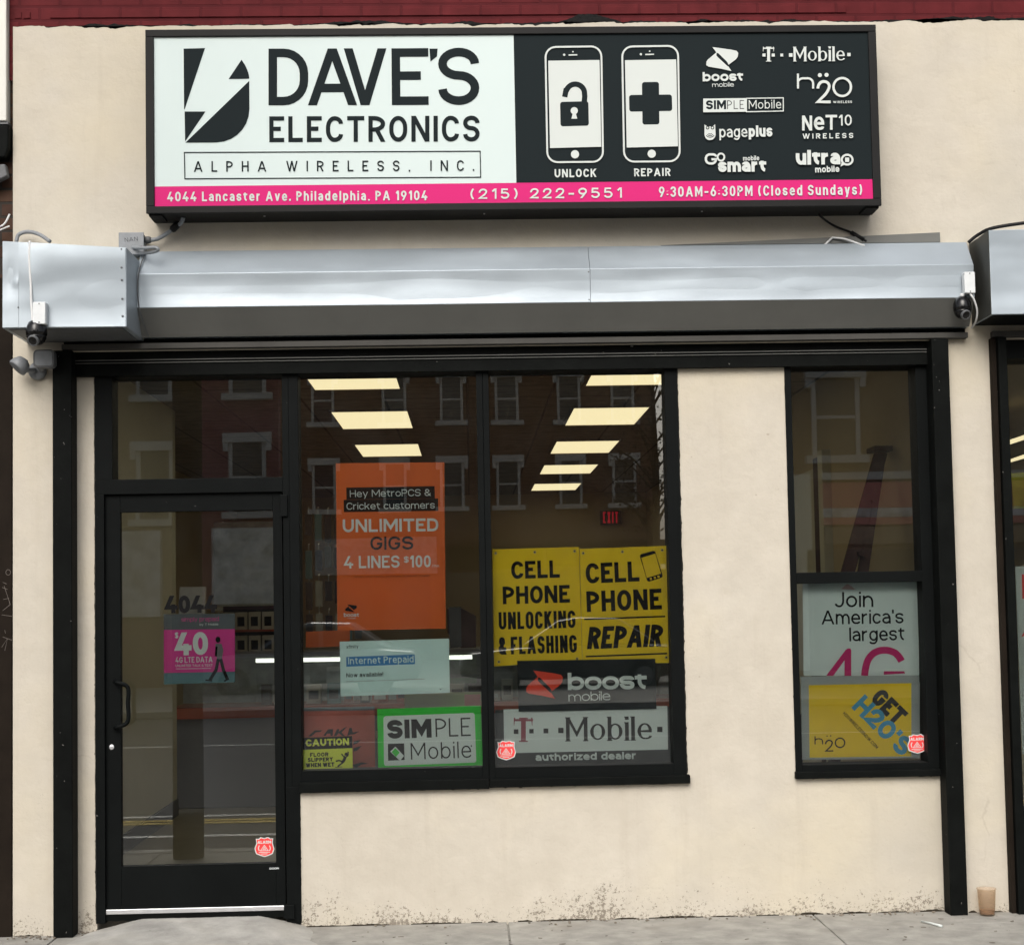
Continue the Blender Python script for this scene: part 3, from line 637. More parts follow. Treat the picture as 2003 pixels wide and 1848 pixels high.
# two shop windows side by side and the narrow one at right
def window(x0, x1, z0, z1, bars, sill, glassrects, name='window'):
    f = MB()
    for q in bars: fb(f, *q, YF, .19)
    fo = f.build(name, 'blackmetal', shop, bevel=.002)
    for q in glassrects:
        p = MB(); fb(p, *q, YG, YG + .006); p.build('pane', 'glass', fo)
    return fo
wa = window(0, 0, 0, 0, [(-.905, -.857, .70, 2.80), (.046, .0775, .70, 2.80), (-.857, .046, .72, .778), (-.857, .046, 2.77, 2.80)], 0, [(-.859, .048, .776, 2.772)])
wb = window(0, 0, 0, 0, [(.0785, .109, .70, 2.80), (1.006, 1.072, .70, 2.80), (.109, 1.006, .716, .774), (.109, 1.006, 2.77, 2.80)], 0, [(.107, 1.008, .772, 2.772)])
wc = window(0, 0, 0, 0, [(1.622, 1.655, .70, 2.81), (2.296, 2.366, .70, 2.81), (1.655, 2.296, .718, .752), (1.655, 2.296, 2.775, 2.81), (1.655, 2.296, 1.665, 1.72)], 0, [(1.653, 2.298, .75, 1.667), (1.653, 2.298, 1.718, 2.777)])
def sill(x0, x1, z0, z1, parent):
    s = MB(); fb(s, x0, x1, z0, z1, .025, YF + .02)
    X0, Z0 = at(x0, z0, YI); X1, _ = at(x1, z0, YI)
    so = s.build('sill', 'black', parent, bevel=.004)
    r = MB(); ragged(r, X1, Z0 + .004, X0, Z0 + .004, .007, YI - .002, .005); r.build('paint_edge', 'black', so)
sill(-.872, .0775, .668, .7195, wa); sill(.0785, 1.088, .673, .7155, wb); sill(1.622, 2.378, .682, .7175, wc)
rg = MB(); X, _ = at(1.072, 0, YI); ragged(rg, X, 2.78, X, .72, .006, YI - .002, .006); rg.build('paint_edge', 'black', wb)
rg = MB(); X, _ = at(1.622, 0, YI); ragged(rg, X, .70, X, 2.79, .003, YI - .002, .004); rg.build('paint_edge', 'black', wc)

# ------------------------------------------------------------------ roller shutter gear
sh = empty('roller_shutter', (.3, 0, 2.9), 'raised roller shutter with galvanised housing across the front and black side rails', 'shutter')
def hous(mb, x0, x1, e=0.0):
    prof = [(-.001, 3.40), (-.06, 3.392), (-.16 - e, 3.256), (-.16 - e, 3.086), (-.06 - e, 2.958), (-.001, 2.958)]
    mb.prism([(x0, y, z) for y, z in prof], (x1 - x0, 0, 0))
def sheet(name, x0, x1, z0l, z0r, z1l, z1r, y0, m, parent, bow, dents, nx=60, nz=14):
    mb = MB(); g = []
    for j in range(nz + 1):
        for i in range(nx + 1):
            u, v = i/nx, j/nz; x = x0 + (x1 - x0)*u; z = (z0l + (z0r - z0l)*u)*(1 - v) + (z1l + (z1r - z1l)*u)*v
            y = y0 + bow*math.sin(math.pi*v) + sum(a*math.exp(-((x - dx)/sx)**2 - ((z - dz)/sz)**2) for dx, dz, sx, sz, a in dents)
            mb.v.append((x, y, z))
    for j in range(nz):
        for i in range(nx):
            k = j*(nx + 1) + i; mb.f.append([k, k + 1, k + nx + 2, k + nx + 1])
    return mb.build(name, m, parent, smooth=True)
hb = MB(); hous(hb, .625, 2.565); hous(hb, -1.63, .624, .003)
for zz in (3.05,): pass
ho = hb.build('housing', 'zinc', sh, bevel=.002)
rd = random.Random(5); dn = lambda a, b, k: [(rd.uniform(a, b), rd.uniform(3.09, 3.25), rd.uniform(.05, .3), rd.uniform(.03, .1), rd.uniform(-.0014, .0014)) for _ in range(k)]
sheet('front_sheet', -1.629, .623, 3.088, 3.088, 3.254, 3.254, -.1665, 'zinc', ho, .0038, dn(-1.6, .6, 9), 90)
sheet('front_sheet', .626, 2.564, 3.088, 3.088, 3.254, 3.254, -.1635, 'zinc', ho, .0042, dn(.65, 2.5, 8), 90)
for (y, z) in ((-.165, 3.24), (-.165, 3.10)): MB().lathe((.617, y, z), [(.004, 0), (.003, .003)], (0, -1, 0), 8).build('rivet', 'zinc2', ho)
lf = MB()   # plate over the housing underside, its shade put into a darker grey
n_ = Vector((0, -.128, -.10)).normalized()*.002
lf.prism([(x, -.163, 3.0855) for x in (-1.628, 2.563)] + [(x, -.063, 2.9575) for x in (2.563, -1.628)], tuple(n_)); lf.build('underside_shade_plate', 'zinc2', sh)
an = MB(); an.box(-2.03, 2.56, -.05, -.001, 2.902, 2.93); an.build('bottom_angle', 'darkangle', sh, bevel=.002)
mb_ = MB(); mb_.prism([(-2.217, -.41, 2.948), (-1.627, -.41, 2.948), (-1.627, -.41, 3.334), (-2.217, -.41, 3.372)], (0, .409, 0))
mo = mb_.build('motor_box', 'zinc', sh, bevel=.004)
sheet('cover_plate', -2.1385, -1.632, 2.953, 2.951, 3.364, 3.331, -.4145, 'zinc', mo, .0, [(-2.0, 3.30, .22, .12, -.010), (-1.75, 3.12, .26, .16, .006), (-2.08, 3.18, .05, .1, -.005)], 40, 30)
sheet('side_plate', -2.216, -2.140, 2.952, 2.953, 3.369, 3.364, -.4145, 'zinc', mo, .0, [(-2.18, 3.20, .03, .08, .006), (-2.15, 3.17, .02, .02, -.004)], 10, 30)
for x, yy in ((708, 193), (708, 300), (710, 372), (712, 482), (714, 583), (100, 383), (107, 533)):
    MB().lathe(W('A3', x, yy, -.4125), [(.0055, 0), (.004, .003), (.001, .004)], (0, -1, 0), 8).build('rivet', 'lampdark', mo)
pd = MB(); pd.box(-2.19, -1.65, -.395, -.02, 2.944, 2.9465); pd.build('motor_box_underside', 'lampdark', mo)
for (x0, x1) in ((-2.088, -1.992), (2.385, 2.473)):
    r = MB(); X0, _ = at(x0, 0, -.06); X1, _ = at(x1, 0, -.06); r.box(X0, X1, -.06, .05, -.03, 2.897)
    ro = r.build('guide_rail', 'black', sh, bevel=.004)
bp = MB(); bp.prism([(1.0, -.03, 3.401), (2.44, -.03, 3.401), (2.44, -.03, 3.452)], (0, .029, 0)); bp.build('back_plate', 'zinc2', sh, bevel=.001)
sp = smooth_path([(-1.60, -.07, 3.40), (-1.62, -.168, 3.256), (-1.618, -.17, 3.09), (-1.59, -.07, 2.955)], 5)
MB().tube(sp, .0035, 6).build('sealant_seam', 'lampdark', sh)

# ------------------------------------------------------------------ sign
SY = -.22
sign = empty('shop_sign', (.26, 0, 4.0), 'wide lightbox sign in dark frame with white, charcoal and magenta panels on the stucco', 'sign')
X0, X1, Z0, Z1 = -1.571, 2.092, 3.546, 4.472
c = MB(); c.box(X0 + .004, X1 - .004, -.205, -.001, Z0 + .004, Z1 - .004); cab = c.build('cabinet', 'signframe', sign)
f = MB(); y0, y1 = SY, -.2055
f.box(X0, X1, y0, y1, Z1 - .036, Z1); f.box(X0, X1, y0, y1, Z0, Z0 + .036); f.box(X0, X0 + .041, y0, y1, Z0 + .036, Z1 - .036); f.box(X1 - .04, X1, y0, y1, Z0 + .036, Z1 - .036)
f.build('frame', 'signframe', sign, bevel=.003)
for x in (X0 + .01, X1 - .075): MB().box(x, x + .065, -.20, -.06, Z0 - .008, Z0 + .003).build('end_bracket', 'tar', cab)
for x in (-1.0, .1, 1.2): MB().lathe((x, -.13, Z0 + .005), [(.005, 0), (.005, .004)], (0, 0, -1), 8).build('screw', 'alu', cab)
FY = -.2085
xl, xr, zt, zb = X0 + .040, X1 - .039, Z1 - .035, Z0 + .035
spx = W('P', 1007, 200, FY).x; zp = W('P', 1007, 358, FY).z
MB().box(xl, spx, FY, -.2055, zp, zt).build('white_face', 'signwhite', sign)
MB().box(spx + .001, xr, FY, -.2055, zp, zt).build('charcoal_face', 'signblack', sign)
MB().box(xl, xr, FY - .001, -.2055, zb, zp - .0005).build('magenta_band', 'pink', sign)
pr = Print('A1', FY - .0012, sign)
K = 'signblack'
pr.part('emblem')
pr.poly([(713, 190), (796, 188), (717, 426), (715, 426)], K)
cv = fillet([Vector((938, 233)), Vector((970, 280)), Vector((968, 307))], [False, 60, False], False)
pr.poly([tuple(p) for p in cv] + [(888, 308)], K)
cv = fillet([Vector((968, 315)), Vector((970, 553)), Vector((720, 555))], [False, 130, False], False)
pr.poly([tuple(p) for p in cv], K)
pr.poly([(717, 434), (798, 434), (719, 550)], K)
wt = 33/220
for ch, a, b2, ya, yb in (('D', 1043, 1197, 410, 410), ('A', 1197, 1386, 410, 409), ('V', 1336, 1500, 409, 409), ('E', 1522, 1665, 409, 408), ('S', 1703, 1862, 409, 408)):
    pr.text(ch, a, ya, b2, yb, 220 if ch != 'S' else 222, wt, K)
pr.poly([(1668, 190), (1700, 190), (1697, 220), (1672, 240)], K)
pr.text('ELECTRONICS', 1046, 553, 1863, 550, 100, .165, K, gap=.16)
pr.part('name_box'); pr.line([(716, 593), (1865, 588), (1867, 689), (718, 695)], 4, K, True)
pr.text('ALPHA WIRELESS, INC.', 753, 668, 1842, 664, 41, .135, K, gap=.85, space=1.0)
pr.text('4044 Lancaster Ave. Philadelphia, PA 19104', 650, 783, 1660, 778, 37, .175, 'white', gap=.21, space=.42)
q = lambda x, y: (x - 147 + 147 - 1974.4 + 1974.4, y)
pr.sh = 'A2'
pr.text('(215) 222-9551', -147, 774, 441, 769, 40, .165, 'white', gap=.42, space=.55)
pr.text('9:30AM-6:30PM (Closed Sundays)', 585, 766, 1374, 757, 40, .165, 'white', gap=.21, space=.42)
pr.text('UNLOCK', 180, 690, 342, 688, 32, .19, 'white', gap=.2); pr.text('REPAIR', 489, 686, 630, 684, 31, .19, 'white', gap=.2)
for dx, dy in ((0, 0), (298, -2)):
    T = lambda pts: [(x + dx, y + dy) for x, y in pts]
    pr.part('phone_icon')
    pr.line(T([(144, 184), (361, 181), (368, 629), (152, 631)]), 7, 'white', True, 40)
    pr.poly(T([(155, 237), (354, 234), (361, 571), (162, 576)]), 'white')
    pr.disc((259 + dx, 600 + dy), 16, 'white'); pr.line(T([(234, 215), (268, 214)]), 5, 'white'); pr.disc((217 + dx, 214 + dy), 4.5, 'white'); pr.disc((251 + dx, 202 + dy), 3, 'white')
pr.part('padlock_icon'); pr.rrect([(201, 397), (311, 394), (313, 489), (203, 492)], 10, K)
cv = fillet([Vector(v) for v in ((221, 378), (218, 330), (300, 326), (298, 398))], [False, 45, 45, False], False)
pr.line([tuple(v) for v in [(219, 378), (224, 352)] + [(260 + 36*math.cos(R(t)), 364 + 36*math.sin(R(t))) for t in range(200, 352, 10)] + [(297, 375), (295, 398)]], 21, K)
pr.disc((256, 431), 14, 'white'); pr.poly([(251, 438), (261, 438), (268, 462), (245, 462)], 'white')
pr.part('plus_icon'); pr.rrect([(519, 320), (585, 319), (587, 484), (521, 485)], 10, K); pr.rrect([(469, 370), (635, 368), (637, 432), (470, 435)], 10, K)
def boost_mark(p, fx, fy, ink, slit):
    m = lambda pts: [(fx(x), fy(y)) for x, y in pts]
    p.poly(m([(355, 922), (500, 942), (545, 952), (558, 970), (554, 1000), (540, 1020), (475, 1070), (505, 1115), (420, 1096), (325, 1080), (307, 1068), (308, 1040), (320, 1022), (386, 965)]), ink)
    p.poly(m([(388, 968), (402, 972), (470, 1040), (482, 1062), (476, 1078), (400, 1006), (386, 990)]), slit)
pr.part('emblem'); boost_mark(pr, lambda x: 768 + (x - 305)*.494, lambda y: 184 + (y - 922)*.482, 'white', K)
pr.text('boost', 755, 317, 912, 315, 36, .23, 'white', gap=.06); pr.text('mobile', 792, 339, 876, 337, 17, .12, 'white', gap=.1)
def tmob(p, x0, x1, yb, cap, sq, sqs, inkT, inkM, xm0, xm1, yb2):
    p.text('T', x0, yb, x1, yb, cap, .20, inkT, contrast=.55, serif=.18)
    for x in (x0, x1 - (x1 - x0)*.03):   # hanging serifs of the T bar
        p.poly([(x, yb - cap), (x + (x1 - x0)*.08*(1 if x == x0 else -1), yb - cap), (x + (x1 - x0)*.03*(1 if x == x0 else -1), yb - cap*.68), (x, yb - cap*.68)], inkT)
    for (cx, cy, s) in sq:
        p.poly([(cx - s/2, cy - s/2), (cx + s/2, cy - s/2), (cx + s/2, cy + s/2), (cx - s/2, cy + s/2)], inkM)
    p.text('Mobile', xm0, yb2[0], xm1, yb2[1], cap, .155, inkM, gap=.1, contrast=.62, serif=.11)
pr.part('letter_squares'); tmob(pr, 989, 1033, 240, 57, [(993, 215, 12), (1029, 215, 12), (1062, 215, 11), (1097, 215, 14), (1323, 213, 13)], 0, 'white', 'white', 1108, 1308, (240, 238))
pr.part('round_lettering'); pr.text('h', 1121, 345, 1188, 345, 58, .14, 'white'); pr.disc((1210, 293), 8, 'white'); pr.disc((1236, 292), 8, 'white')
pr.text('2', 1197, 402, 1252, 402, 90, .12, 'white'); pr.line([(1297 + 34*math.cos(R(t)), 339 + 35*math.sin(R(t))) for t in range(0, 360, 12)], 9, 'white', True)
pr.text('WIRELESS', 1262, 402, 1335, 401, 9, .2, 'white', gap=.3)
pr.part('name_plate'); pr.poly([(757, 384), (923, 382), (924, 435), (757, 437)], 'white'); pr.line([(925, 383), (1068, 381), (1068, 432), (925, 435)], 4, 'white', True)
pr.text('SIM', 768, 426, 846, 425, 35, .24, K, gap=.1); pr.text('PLE', 850, 425, 916, 424, 34, .09, 'inkgrey', gap=.2); pr.text('Mobile', 934, 424, 1060, 422, 34, .1, 'white', gap=.16)
pr.part('bird_emblem'); pr.poly([tuple(v) for v in fillet([Vector(v) for v in ((762, 484), (772, 492), (794, 492), (803, 484), (806, 535), (784, 549), (762, 537))], [0, 6, 6, 0, 14, 14, 14], True)], 'white')
pr.disc((774, 497), 7, K); pr.disc((793, 497), 7, K); pr.disc((774, 497), 3.5, 'white'); pr.disc((793, 497), 3.5, 'white')
for r_ in (8, 14, 20): pr.arc((784, 514), r_, 40, 140, 3, K)
pr.text('page', 820, 535, 929, 533, 44, .13, 'white', gap=.1); pr.text('plus', 934, 533, 1026, 531, 44, .21, 'white', gap=.08)
pr.text('G', 763, 640, 811, 640, 44, .2, 'white'); pr.part('round_lettering'); pr.line([(826 + 13*math.cos(R(t)), 611 + 14*math.sin(R(t))) for t in range(0, 360, 15)], 7, 'white', True)
pr.text('smart', 815, 669, 1002, 667, 50, .25, 'white', gap=.06); pr.text('mobile', 912, 625, 975, 623, 18, .17, 'white', gap=.1)
pr.text('N', 1141, 508, 1180, 508, 58, .17, 'white'); pr.text('e', 1187, 506, 1227, 506, 68, .16, 'white'); pr.text('T', 1232, 505, 1277, 505, 58, .17, 'white'); pr.text('10', 1283, 489, 1334, 488, 42, .14, 'white', gap=.2)
pr.text('WIRELESS', 1143, 540, 1340, 537, 20, .2, 'white', gap=.5)
pr.text('ultra', 1117, 641, 1290, 639, 57, .25, 'white', gap=.07)
pr.part('bubble_emblem'); pr.line([(1316 + 21*math.cos(R(t)), 621 + 19*math.sin(R(t))) for t in range(0, 360, 15)], 8, 'white', True); pr.poly([(1296, 628), (1306, 640), (1290, 648)], 'white'); pr.poly([(1308, 613), (1324, 613), (1324, 630), (1308, 630)], 'white')
pr.text('mobile', 1192, 671, 1286, 668, 24, .2, 'white', gap=.1)
pr.finish()
# ------------------------------------------------------------------ paper and boards in the windows
def cpoly(p, pts, ink): p.poly(pts, ink)
# orange poster
o = poster('orange_poster', 'P', [(657, 906), (869, 904), (872, 1229), (660, 1233)], YP, 'orange', 'tall orange paper poster with white and black lettering hung behind the middle window', 'poster')
p = Print('A7', YP, o)
p.poly([(343, 872), (879, 863), (881, 938), (344, 945)], 'ink'); p.poly([(327, 946), (900, 938), (902, 1013), (328, 1021)], 'ink')
p.text('Hey MetroPCS &', 365, 930, 857, 922, 42, .115, 'offwhite', gap=.12); p.text('Cricket customers', 345, 1006, 880, 998, 42, .115, 'offwhite', gap=.12)
p.text('UNLIMITED', 322, 1143, 902, 1136, 78, .19, 'offwhite', gap=.13); p.text('GIGS', 490, 1250, 750, 1247, 80, .17, 'ink', gap=.14)
p.text('4 LINES', 330, 1362, 667, 1357, 74, .17, 'offwhite', gap=.12); p.text('$', 692, 1327, 722, 1327, 38, .17, 'offwhite'); p.text('100', 728, 1356, 856, 1354, 72, .17, 'offwhite', gap=.13)
p.text('/mo.', 862, 1354, 910, 1353, 16, .14, 'offwhite', gap=.2)
p.text('when your family switches to boost mobile', 392, 1419, 848, 1411, 13, .10, 'wood', gap=.16)
boost_mark(p, lambda x: 335 + (x - 305)*.288, lambda y: 1580 + (y - 922)*.25, 'ink', 'orange')
p.text('boost', 328, 1656, 420, 1655, 24, .18, 'offwhite', gap=.06); p.text('mobile', 350, 1668, 400, 1667, 7, .14, 'offwhite', gap=.1)
p.finish()
# pale blue sheet
o = poster('notice_sheet', 'B1', [(403, 378), (1383, 350), (1390, 835), (412, 868)], YP - .012, 'pale', 'pale blue notice sheet with a blue heading bar below the orange poster', 'notice')
p = Print('B1', YP - .012, o)
p.text('xfinity', 463, 440, 571, 435, 31, .13, 'ink', gap=.1)
p.poly([(462, 515), (1074, 492), (1078, 579), (463, 602)], 'blue'); p.text('Internet Prepaid', 480, 581, 1066, 563, 62, .14, 'pale', gap=.13)
p.text('Now available!', 463, 698, 794, 686, 37, .16, 'ink', gap=.12)
for a, b2, q in ((462, 530, 735), (538, 720, 733), (735, 870, 727), (880, 940, 722), (955, 1165, 718)): p.line([(a, q), (b2, q - (b2 - a)*.03)], 5, 'slatboard')
p.line([(470, 838), (1240, 822)], 4, 'offwhite'); p.poly([(1295, 800), (1318, 799), (1306, 812)], 'boxmix3'); p.finish()
# green bordered board
o = poster('green_sign_board', 'B1', [(740, 982), (1668, 952), (1685, 1488), (748, 1518)], YP - .01, 'green', 'bright green bordered board with pale centre standing at the sill', 'sign board')
p = Print('B1', YP - .01, o)
p.rrect([(795, 1045), (1612, 1014), (1628, 1460), (800, 1490)], 22, 'offwhite')
p.text('SIM', 832, 1248, 1228, 1236, 168, .27, 'ink', gap=.1); p.text('PLE', 1264, 1232, 1578, 1222, 165, .085, 'ink', gap=.14)
p.poly([(835, 1293), (980, 1288), (985, 1437), (837, 1443)], 'ink')
p.poly([(902, 1317), (980, 1400), (950, 1438), (934, 1436), (856, 1362)], 'offwhite'); p.poly([(902, 1330), (940, 1370), (908, 1410), (868, 1366)], 'green')
p.text('Mobile', 1042, 1434, 1583, 1416, 148, .085, 'ink', gap=.16); p.disc((1583, 1312), 7, 'inkgrey'); p.finish()
# faded red board and caution card
o = poster('faded_red_board', 'B1', [(75, 968), (715, 960), (722, 1513), (80, 1530)], YP + .02, 'fadedred', 'faded red board with dark brushed letters behind the yellow caution card', 'sign board')
p = Print('B1', YP + .02, o)
p.poly([(76, 968), (715, 960), (715, 992), (76, 1000)], 'slate')
for q in ([(120, 1225), (180, 1172), (250, 1170), (230, 1185), (190, 1190), (150, 1226)], [(255, 1220), (300, 1162), (345, 1160), (340, 1222), (322, 1222), (318, 1200), (290, 1202), (275, 1222)], [(350, 1222), (380, 1160), (400, 1160), (395, 1185), (440, 1150), (470, 1140), (420, 1190), (450, 1222), (425, 1222), (395, 1195), (372, 1222)], [(470, 1222), (490, 1150), (510, 1150), (520, 1190), (580, 1180), (540, 1205), (500, 1210)], [(530, 1270), (595, 1255), (560, 1290), (525, 1300)], [(530, 1330), (600, 1310), (560, 1352), (525, 1362)], [(520, 1480), (600, 1458), (660, 1470), (600, 1478), (560, 1500), (650, 1512), (540, 1512)]): p.poly(q, 'inkgrey')
p.finish()
o = poster('caution_card', 'B1', [(77, 1238), (515, 1222), (520, 1518), (78, 1533)], YP - .012, 'lime', 'small yellow and black caution card with a slipping figure in the window corner', 'warning card')
p = Print('B1', YP - .012, o)
p.poly([(77, 1238), (515, 1222), (517, 1330), (77, 1346)], 'ink'); p.text('CAUTION', 100, 1316, 488, 1303, 62, .25, 'lime', gap=.1)
p.text('FLOOR', 138, 1410, 303, 1404, 36, .26, 'ink', gap=.12); p.text('SLIPPERY', 118, 1455, 343, 1447, 36, .26, 'ink', gap=.1); p.text('WHEN WET', 100, 1504, 356, 1495, 38, .26, 'ink', gap=.1)
p.disc((461, 1386), 15, 'ink'); p.line([(452, 1405), (445, 1440), (420, 1462)], 26, 'ink', rnd=20); p.line([(452, 1408), (430, 1398), (420, 1380)], 11, 'ink'); p.line([(462, 1410), (480, 1395), (478, 1362)], 11, 'ink', rnd=8)
p.line([(428, 1455), (400, 1440), (368, 1448)], 13, 'ink', rnd=10); p.line([(425, 1465), (405, 1480), (385, 1496)], 13, 'ink'); p.line([(362, 1502), (425, 1499)], 5, 'ink'); p.finish()
# two yellow banners
GY = 'banners in the second window'
o = poster('yellow_banner', 'B2', [(75, 95), (668, 78), (690, 853), (88, 895)], YP + .004, 'yellow', 'yellow eyelet banner with four lines of lettering beginning CELL and ending FLASHING', 'banner', GY)
p = Print('B2', YP + .004, o)
p.text('CELL', 206, 297, 538, 288, 120, .205, 'ink', gap=.1); p.text('PHONE', 148, 470, 607, 458, 121, .205, 'ink', gap=.1)
p.text('UNLOCKING', 120, 643, 645, 631, 119, .175, 'ink', gap=.09); p.text('& FLASHING', 120, 815, 655, 799, 120, .175, 'ink', gap=.09, space=.3)
def rings(p, pts):
    for q in pts: p.part('eyelet'); p.disc(q, 10, 'brass'); p.part('eyelet_hole'); p.disc(q, 5, 'ink')
rings(p, [(99, 121), (366, 114), (638, 107), (120, 863), (655, 842)]); p.finish()
o = poster('yellow_banner', 'B2', [(672, 92), (1265, 70), (1292, 870), (693, 880)], YP - .002, 'yellow', 'yellow eyelet banner with a tilted phone drawing and slanted bottom word between black rules', 'banner', GY)
p = Print('B2', YP - .002, o)
p.text('CELL', 717, 329, 1083, 313, 138, .205, 'ink', gap=.09); p.text('PHONE', 722, 523, 1236, 504, 142, .205, 'ink', gap=.1)
p.line([(703, 572), (1258, 553)], 11, 'ink'); p.text('REPAIR', 722, 777, 1256, 757, 152, .215, 'ink', gap=.06, shear=.16); p.line([(715, 827), (1271, 806)], 11, 'ink')
p.rrect([(1081, 131), (1187, 101), (1244, 285), (1137, 319)], 16, 'ink'); p.poly([(1094, 153), (1190, 124), (1229, 260), (1132, 290)], 'yellow')
for q in ((1160, 296), (1187, 289), (1212, 281)): p.disc(q, 8, 'yellow')
rings(p, [(697, 121), (965, 111), (1237, 100), (1265, 833)]); p.finish()
# black logo board, dealer sign
o = poster('black_logo_board', 'B2', [(245, 856), (1190, 842), (1198, 1184), (255, 1203)], YP - .012, 'signblack', 'black board with red folded emblem and white rounded lettering under the yellow banners', 'sign board')
p = Print('B2', YP - .012, o); boost_mark(p, lambda x: x, lambda y: y, 'logored', 'signblack')
p.text('boost', 592, 1056, 1132, 1049, 118, .215, 'offwhite', gap=.02); p.text('mobile', 597, 1133, 883, 1124, 62, .1, 'offwhite', gap=.08); p.finish()
o = poster('dealer_sign', 'B2', [(95, 1192), (1308, 1166), (1318, 1556), (97, 1582)], YP, 'signdark', 'long dark dealer sign with pale lettered panel along the sill of the second window', 'sign')
p = Print('B2', YP, o)
p.poly([(152, 1188), (1272, 1164), (1277, 1462), (157, 1488)], 'offwhite')
tmob(p, 222, 354, 1410, 165, [(238, 1340, 32), (343, 1337, 30), (442, 1335, 33), (544, 1332, 36), (1221, 1325, 36)], 0, 'darkmag', 'ink', 580, 1170, (1407, 1399))
p.text('authorized dealer', 371, 1540, 1061, 1527, 50, .24, 'offwhite', gap=.1); p.finish()
# right window
o = poster('white_poster', 'B4', [(205, 125), (1092, 118), (1100, 850), (212, 850)], YP + .002, 'paper', 'pale grey poster with dark slim words and big magenta characters in the narrow window', 'poster', r=12)
p = Print('B4', YP + .002, o)
p.text('Join', 452, 325, 748, 322, 117, .13, 'ink', gap=.12); p.text("America's", 350, 457, 980, 448, 107, .13, 'ink', gap=.1); p.text('largest', 564, 586, 988, 577, 106, .13, 'ink', gap=.1)
p.poly([(385, 850), (536, 650), (552, 640), (572, 640), (578, 654), (578, 850), (526, 850), (526, 732), (440, 850)], 'magenta')
p.line([(965, 738), (940, 690), (890, 660), (830, 651), (770, 662), (720, 700), (690, 765), (680, 850)], 54, 'magenta', rnd=50); p.poly([(828, 815), (985, 815), (992, 832), (828, 842)], 'magenta')
p.poly([(500, 185), (545, 145), (560, 150), (575, 160), (612, 190)], 'orange' if False else 'pinkfade'); p.finish()
o = poster('yellow_framed_poster', 'B4', [(190, 855), (1100, 846), (1105, 1482), (202, 1496)], YP - .012, 'silverframe', 'yellow poster in silver frame with diagonal grey and blue lettering under the pale poster', 'poster')
p = Print('B4', YP - .012, o)
p.poly([(252, 922), (1040, 906), (1040, 1468), (258, 1478)], 'yellow')
p.text('GET', 718, 1035, 922, 1236, 138, .27, 'inkgrey', gap=.05); p.text("H2O'S", 578, 1095, 962, 1476, 148, .24, 'cyan', gap=.05)
p.poly([(190, 855), (1100, 846), (1100, 904), (252, 921), (190, 921)], 'silverframe'); p.poly([(1041, 900), (1105, 900), (1105, 1482), (1041, 1482)], 'silverframe')
p.text('H2OWIRELESSNOW.COM', 512, 1142, 770, 1412, 26, .16, 'ink', gap=.12)
p.text('h', 296, 1376, 362, 1376, 62, .13, 'ink'); p.text('2', 378, 1433, 440, 1431, 92, .12, 'ink'); p.line([(492 + 36*math.cos(R(t)), 1364 + 36*math.sin(R(t))) for t in range(0, 360, 12)], 10, 'ink', True); p.disc((392, 1312), 5, 'ink'); p.disc((420, 1311), 5, 'ink'); p.finish()
# alarm stickers on the outside of the glass
def sticker(sheet, cx, cy, w, Y, label):
    k = w/138; T = lambda pts: [(cx + x*k, cy + y*k) for x, y in pts]
    sh_ = [(-58, -55), (-42, -52), (-26, -65), (0, -58), (26, -67), (44, -55), (60, -58), (57, -25), (69, 15), (58, 48), (28, 62), (2, 70), (-26, 62), (-57, 50), (-68, 15), (-54, -22)]
    o = poster('alarm_sticker', sheet, T(sh_), Y, 'white', label, 'sticker', 'red alarm shield stickers', th=.0015)
    p = Print(sheet, Y, o)
    p.poly(T([(x*.9, y*.9) for x, y in sh_]), 'red')
    p.text('ALARM', *T([(-46, -20)])[0], *T([(46, -22)])[0], 20*k, .24, 'white', gap=.1)
    p.line(T([(0, -10), (26, 26), (-26, 28)]), 4*k, 'white', True); p.line(T([(0, 2), (9, 18), (-9, 19)]), 4*k, 'white', True)
    for s_ in (-1, 1): p.line(T([(s_*34, -8), (s_*44, 10), (s_*34, 28)]), 6*k, 'white', rnd=12*k)
    p.line(T([(-38, 40), (38, 37)]), 4*k, 'white'); p.line(T([(-22, 50), (22, 48)]), 4*k, 'white'); p.finish(); return o
sticker('A6', 1229, 1297, 113, .091, 'red alarm shield sticker low on the glass of the door')
sticker('B2', 169, 1466, 138, YG - .003, 'red alarm shield sticker at the corner of the long dealer sign')
sticker('B4', 1084, 1370, 154, YG - .003, 'red alarm shield sticker over the corner of the yellow framed poster')
# door: number and pink poster
num = empty('house_number', W('A5', 820, 1600, .098), 'black house number 4044 stuck on the door glass above the pink poster', 'number')
p = Print('A5', .093, num); p.text('4044', 733, 1634, 1050, 1630, 106, .24, 'ink', gap=.05); p.finish({'ink': 'digits'})
o = poster('pink_poster', 'A6', [(667, 0), (1063, -4), (1065, 380), (668, 392)], .106, 'slate', 'slate and pink offer poster with a walking figure on the door glass', 'poster')
p = Print('A6', .106, o)
p.poly([(668, 88), (1064, 83), (1065, 320), (668, 328)], 'hotpink')
p.text('simply prepaid', 766, 42, 975, 38, 25, .1, 'hotpink', gap=.1); p.text('by T Mobile', 868, 64, 972, 62, 12, .14, 'offwhite', gap=.12)
p.text('$', 729, 135, 749, 135, 34, .2, 'offwhite'); p.text('40', 733, 231, 916, 226, 128, .23, 'offwhite', gap=.06)
p.text('4G LTE DATA', 733, 272, 940, 268, 32, .15, 'offwhite', gap=.09); p.text('UNLIMITED TALK & TEXT', 733, 294, 940, 291, 13, .16, 'offwhite', gap=.12); p.line([(735, 305), (930, 302)], 3, 'offwhite')
p.poly([(668, 330), (1065, 322), (1065, 380), (668, 392)], 'boxmix3')
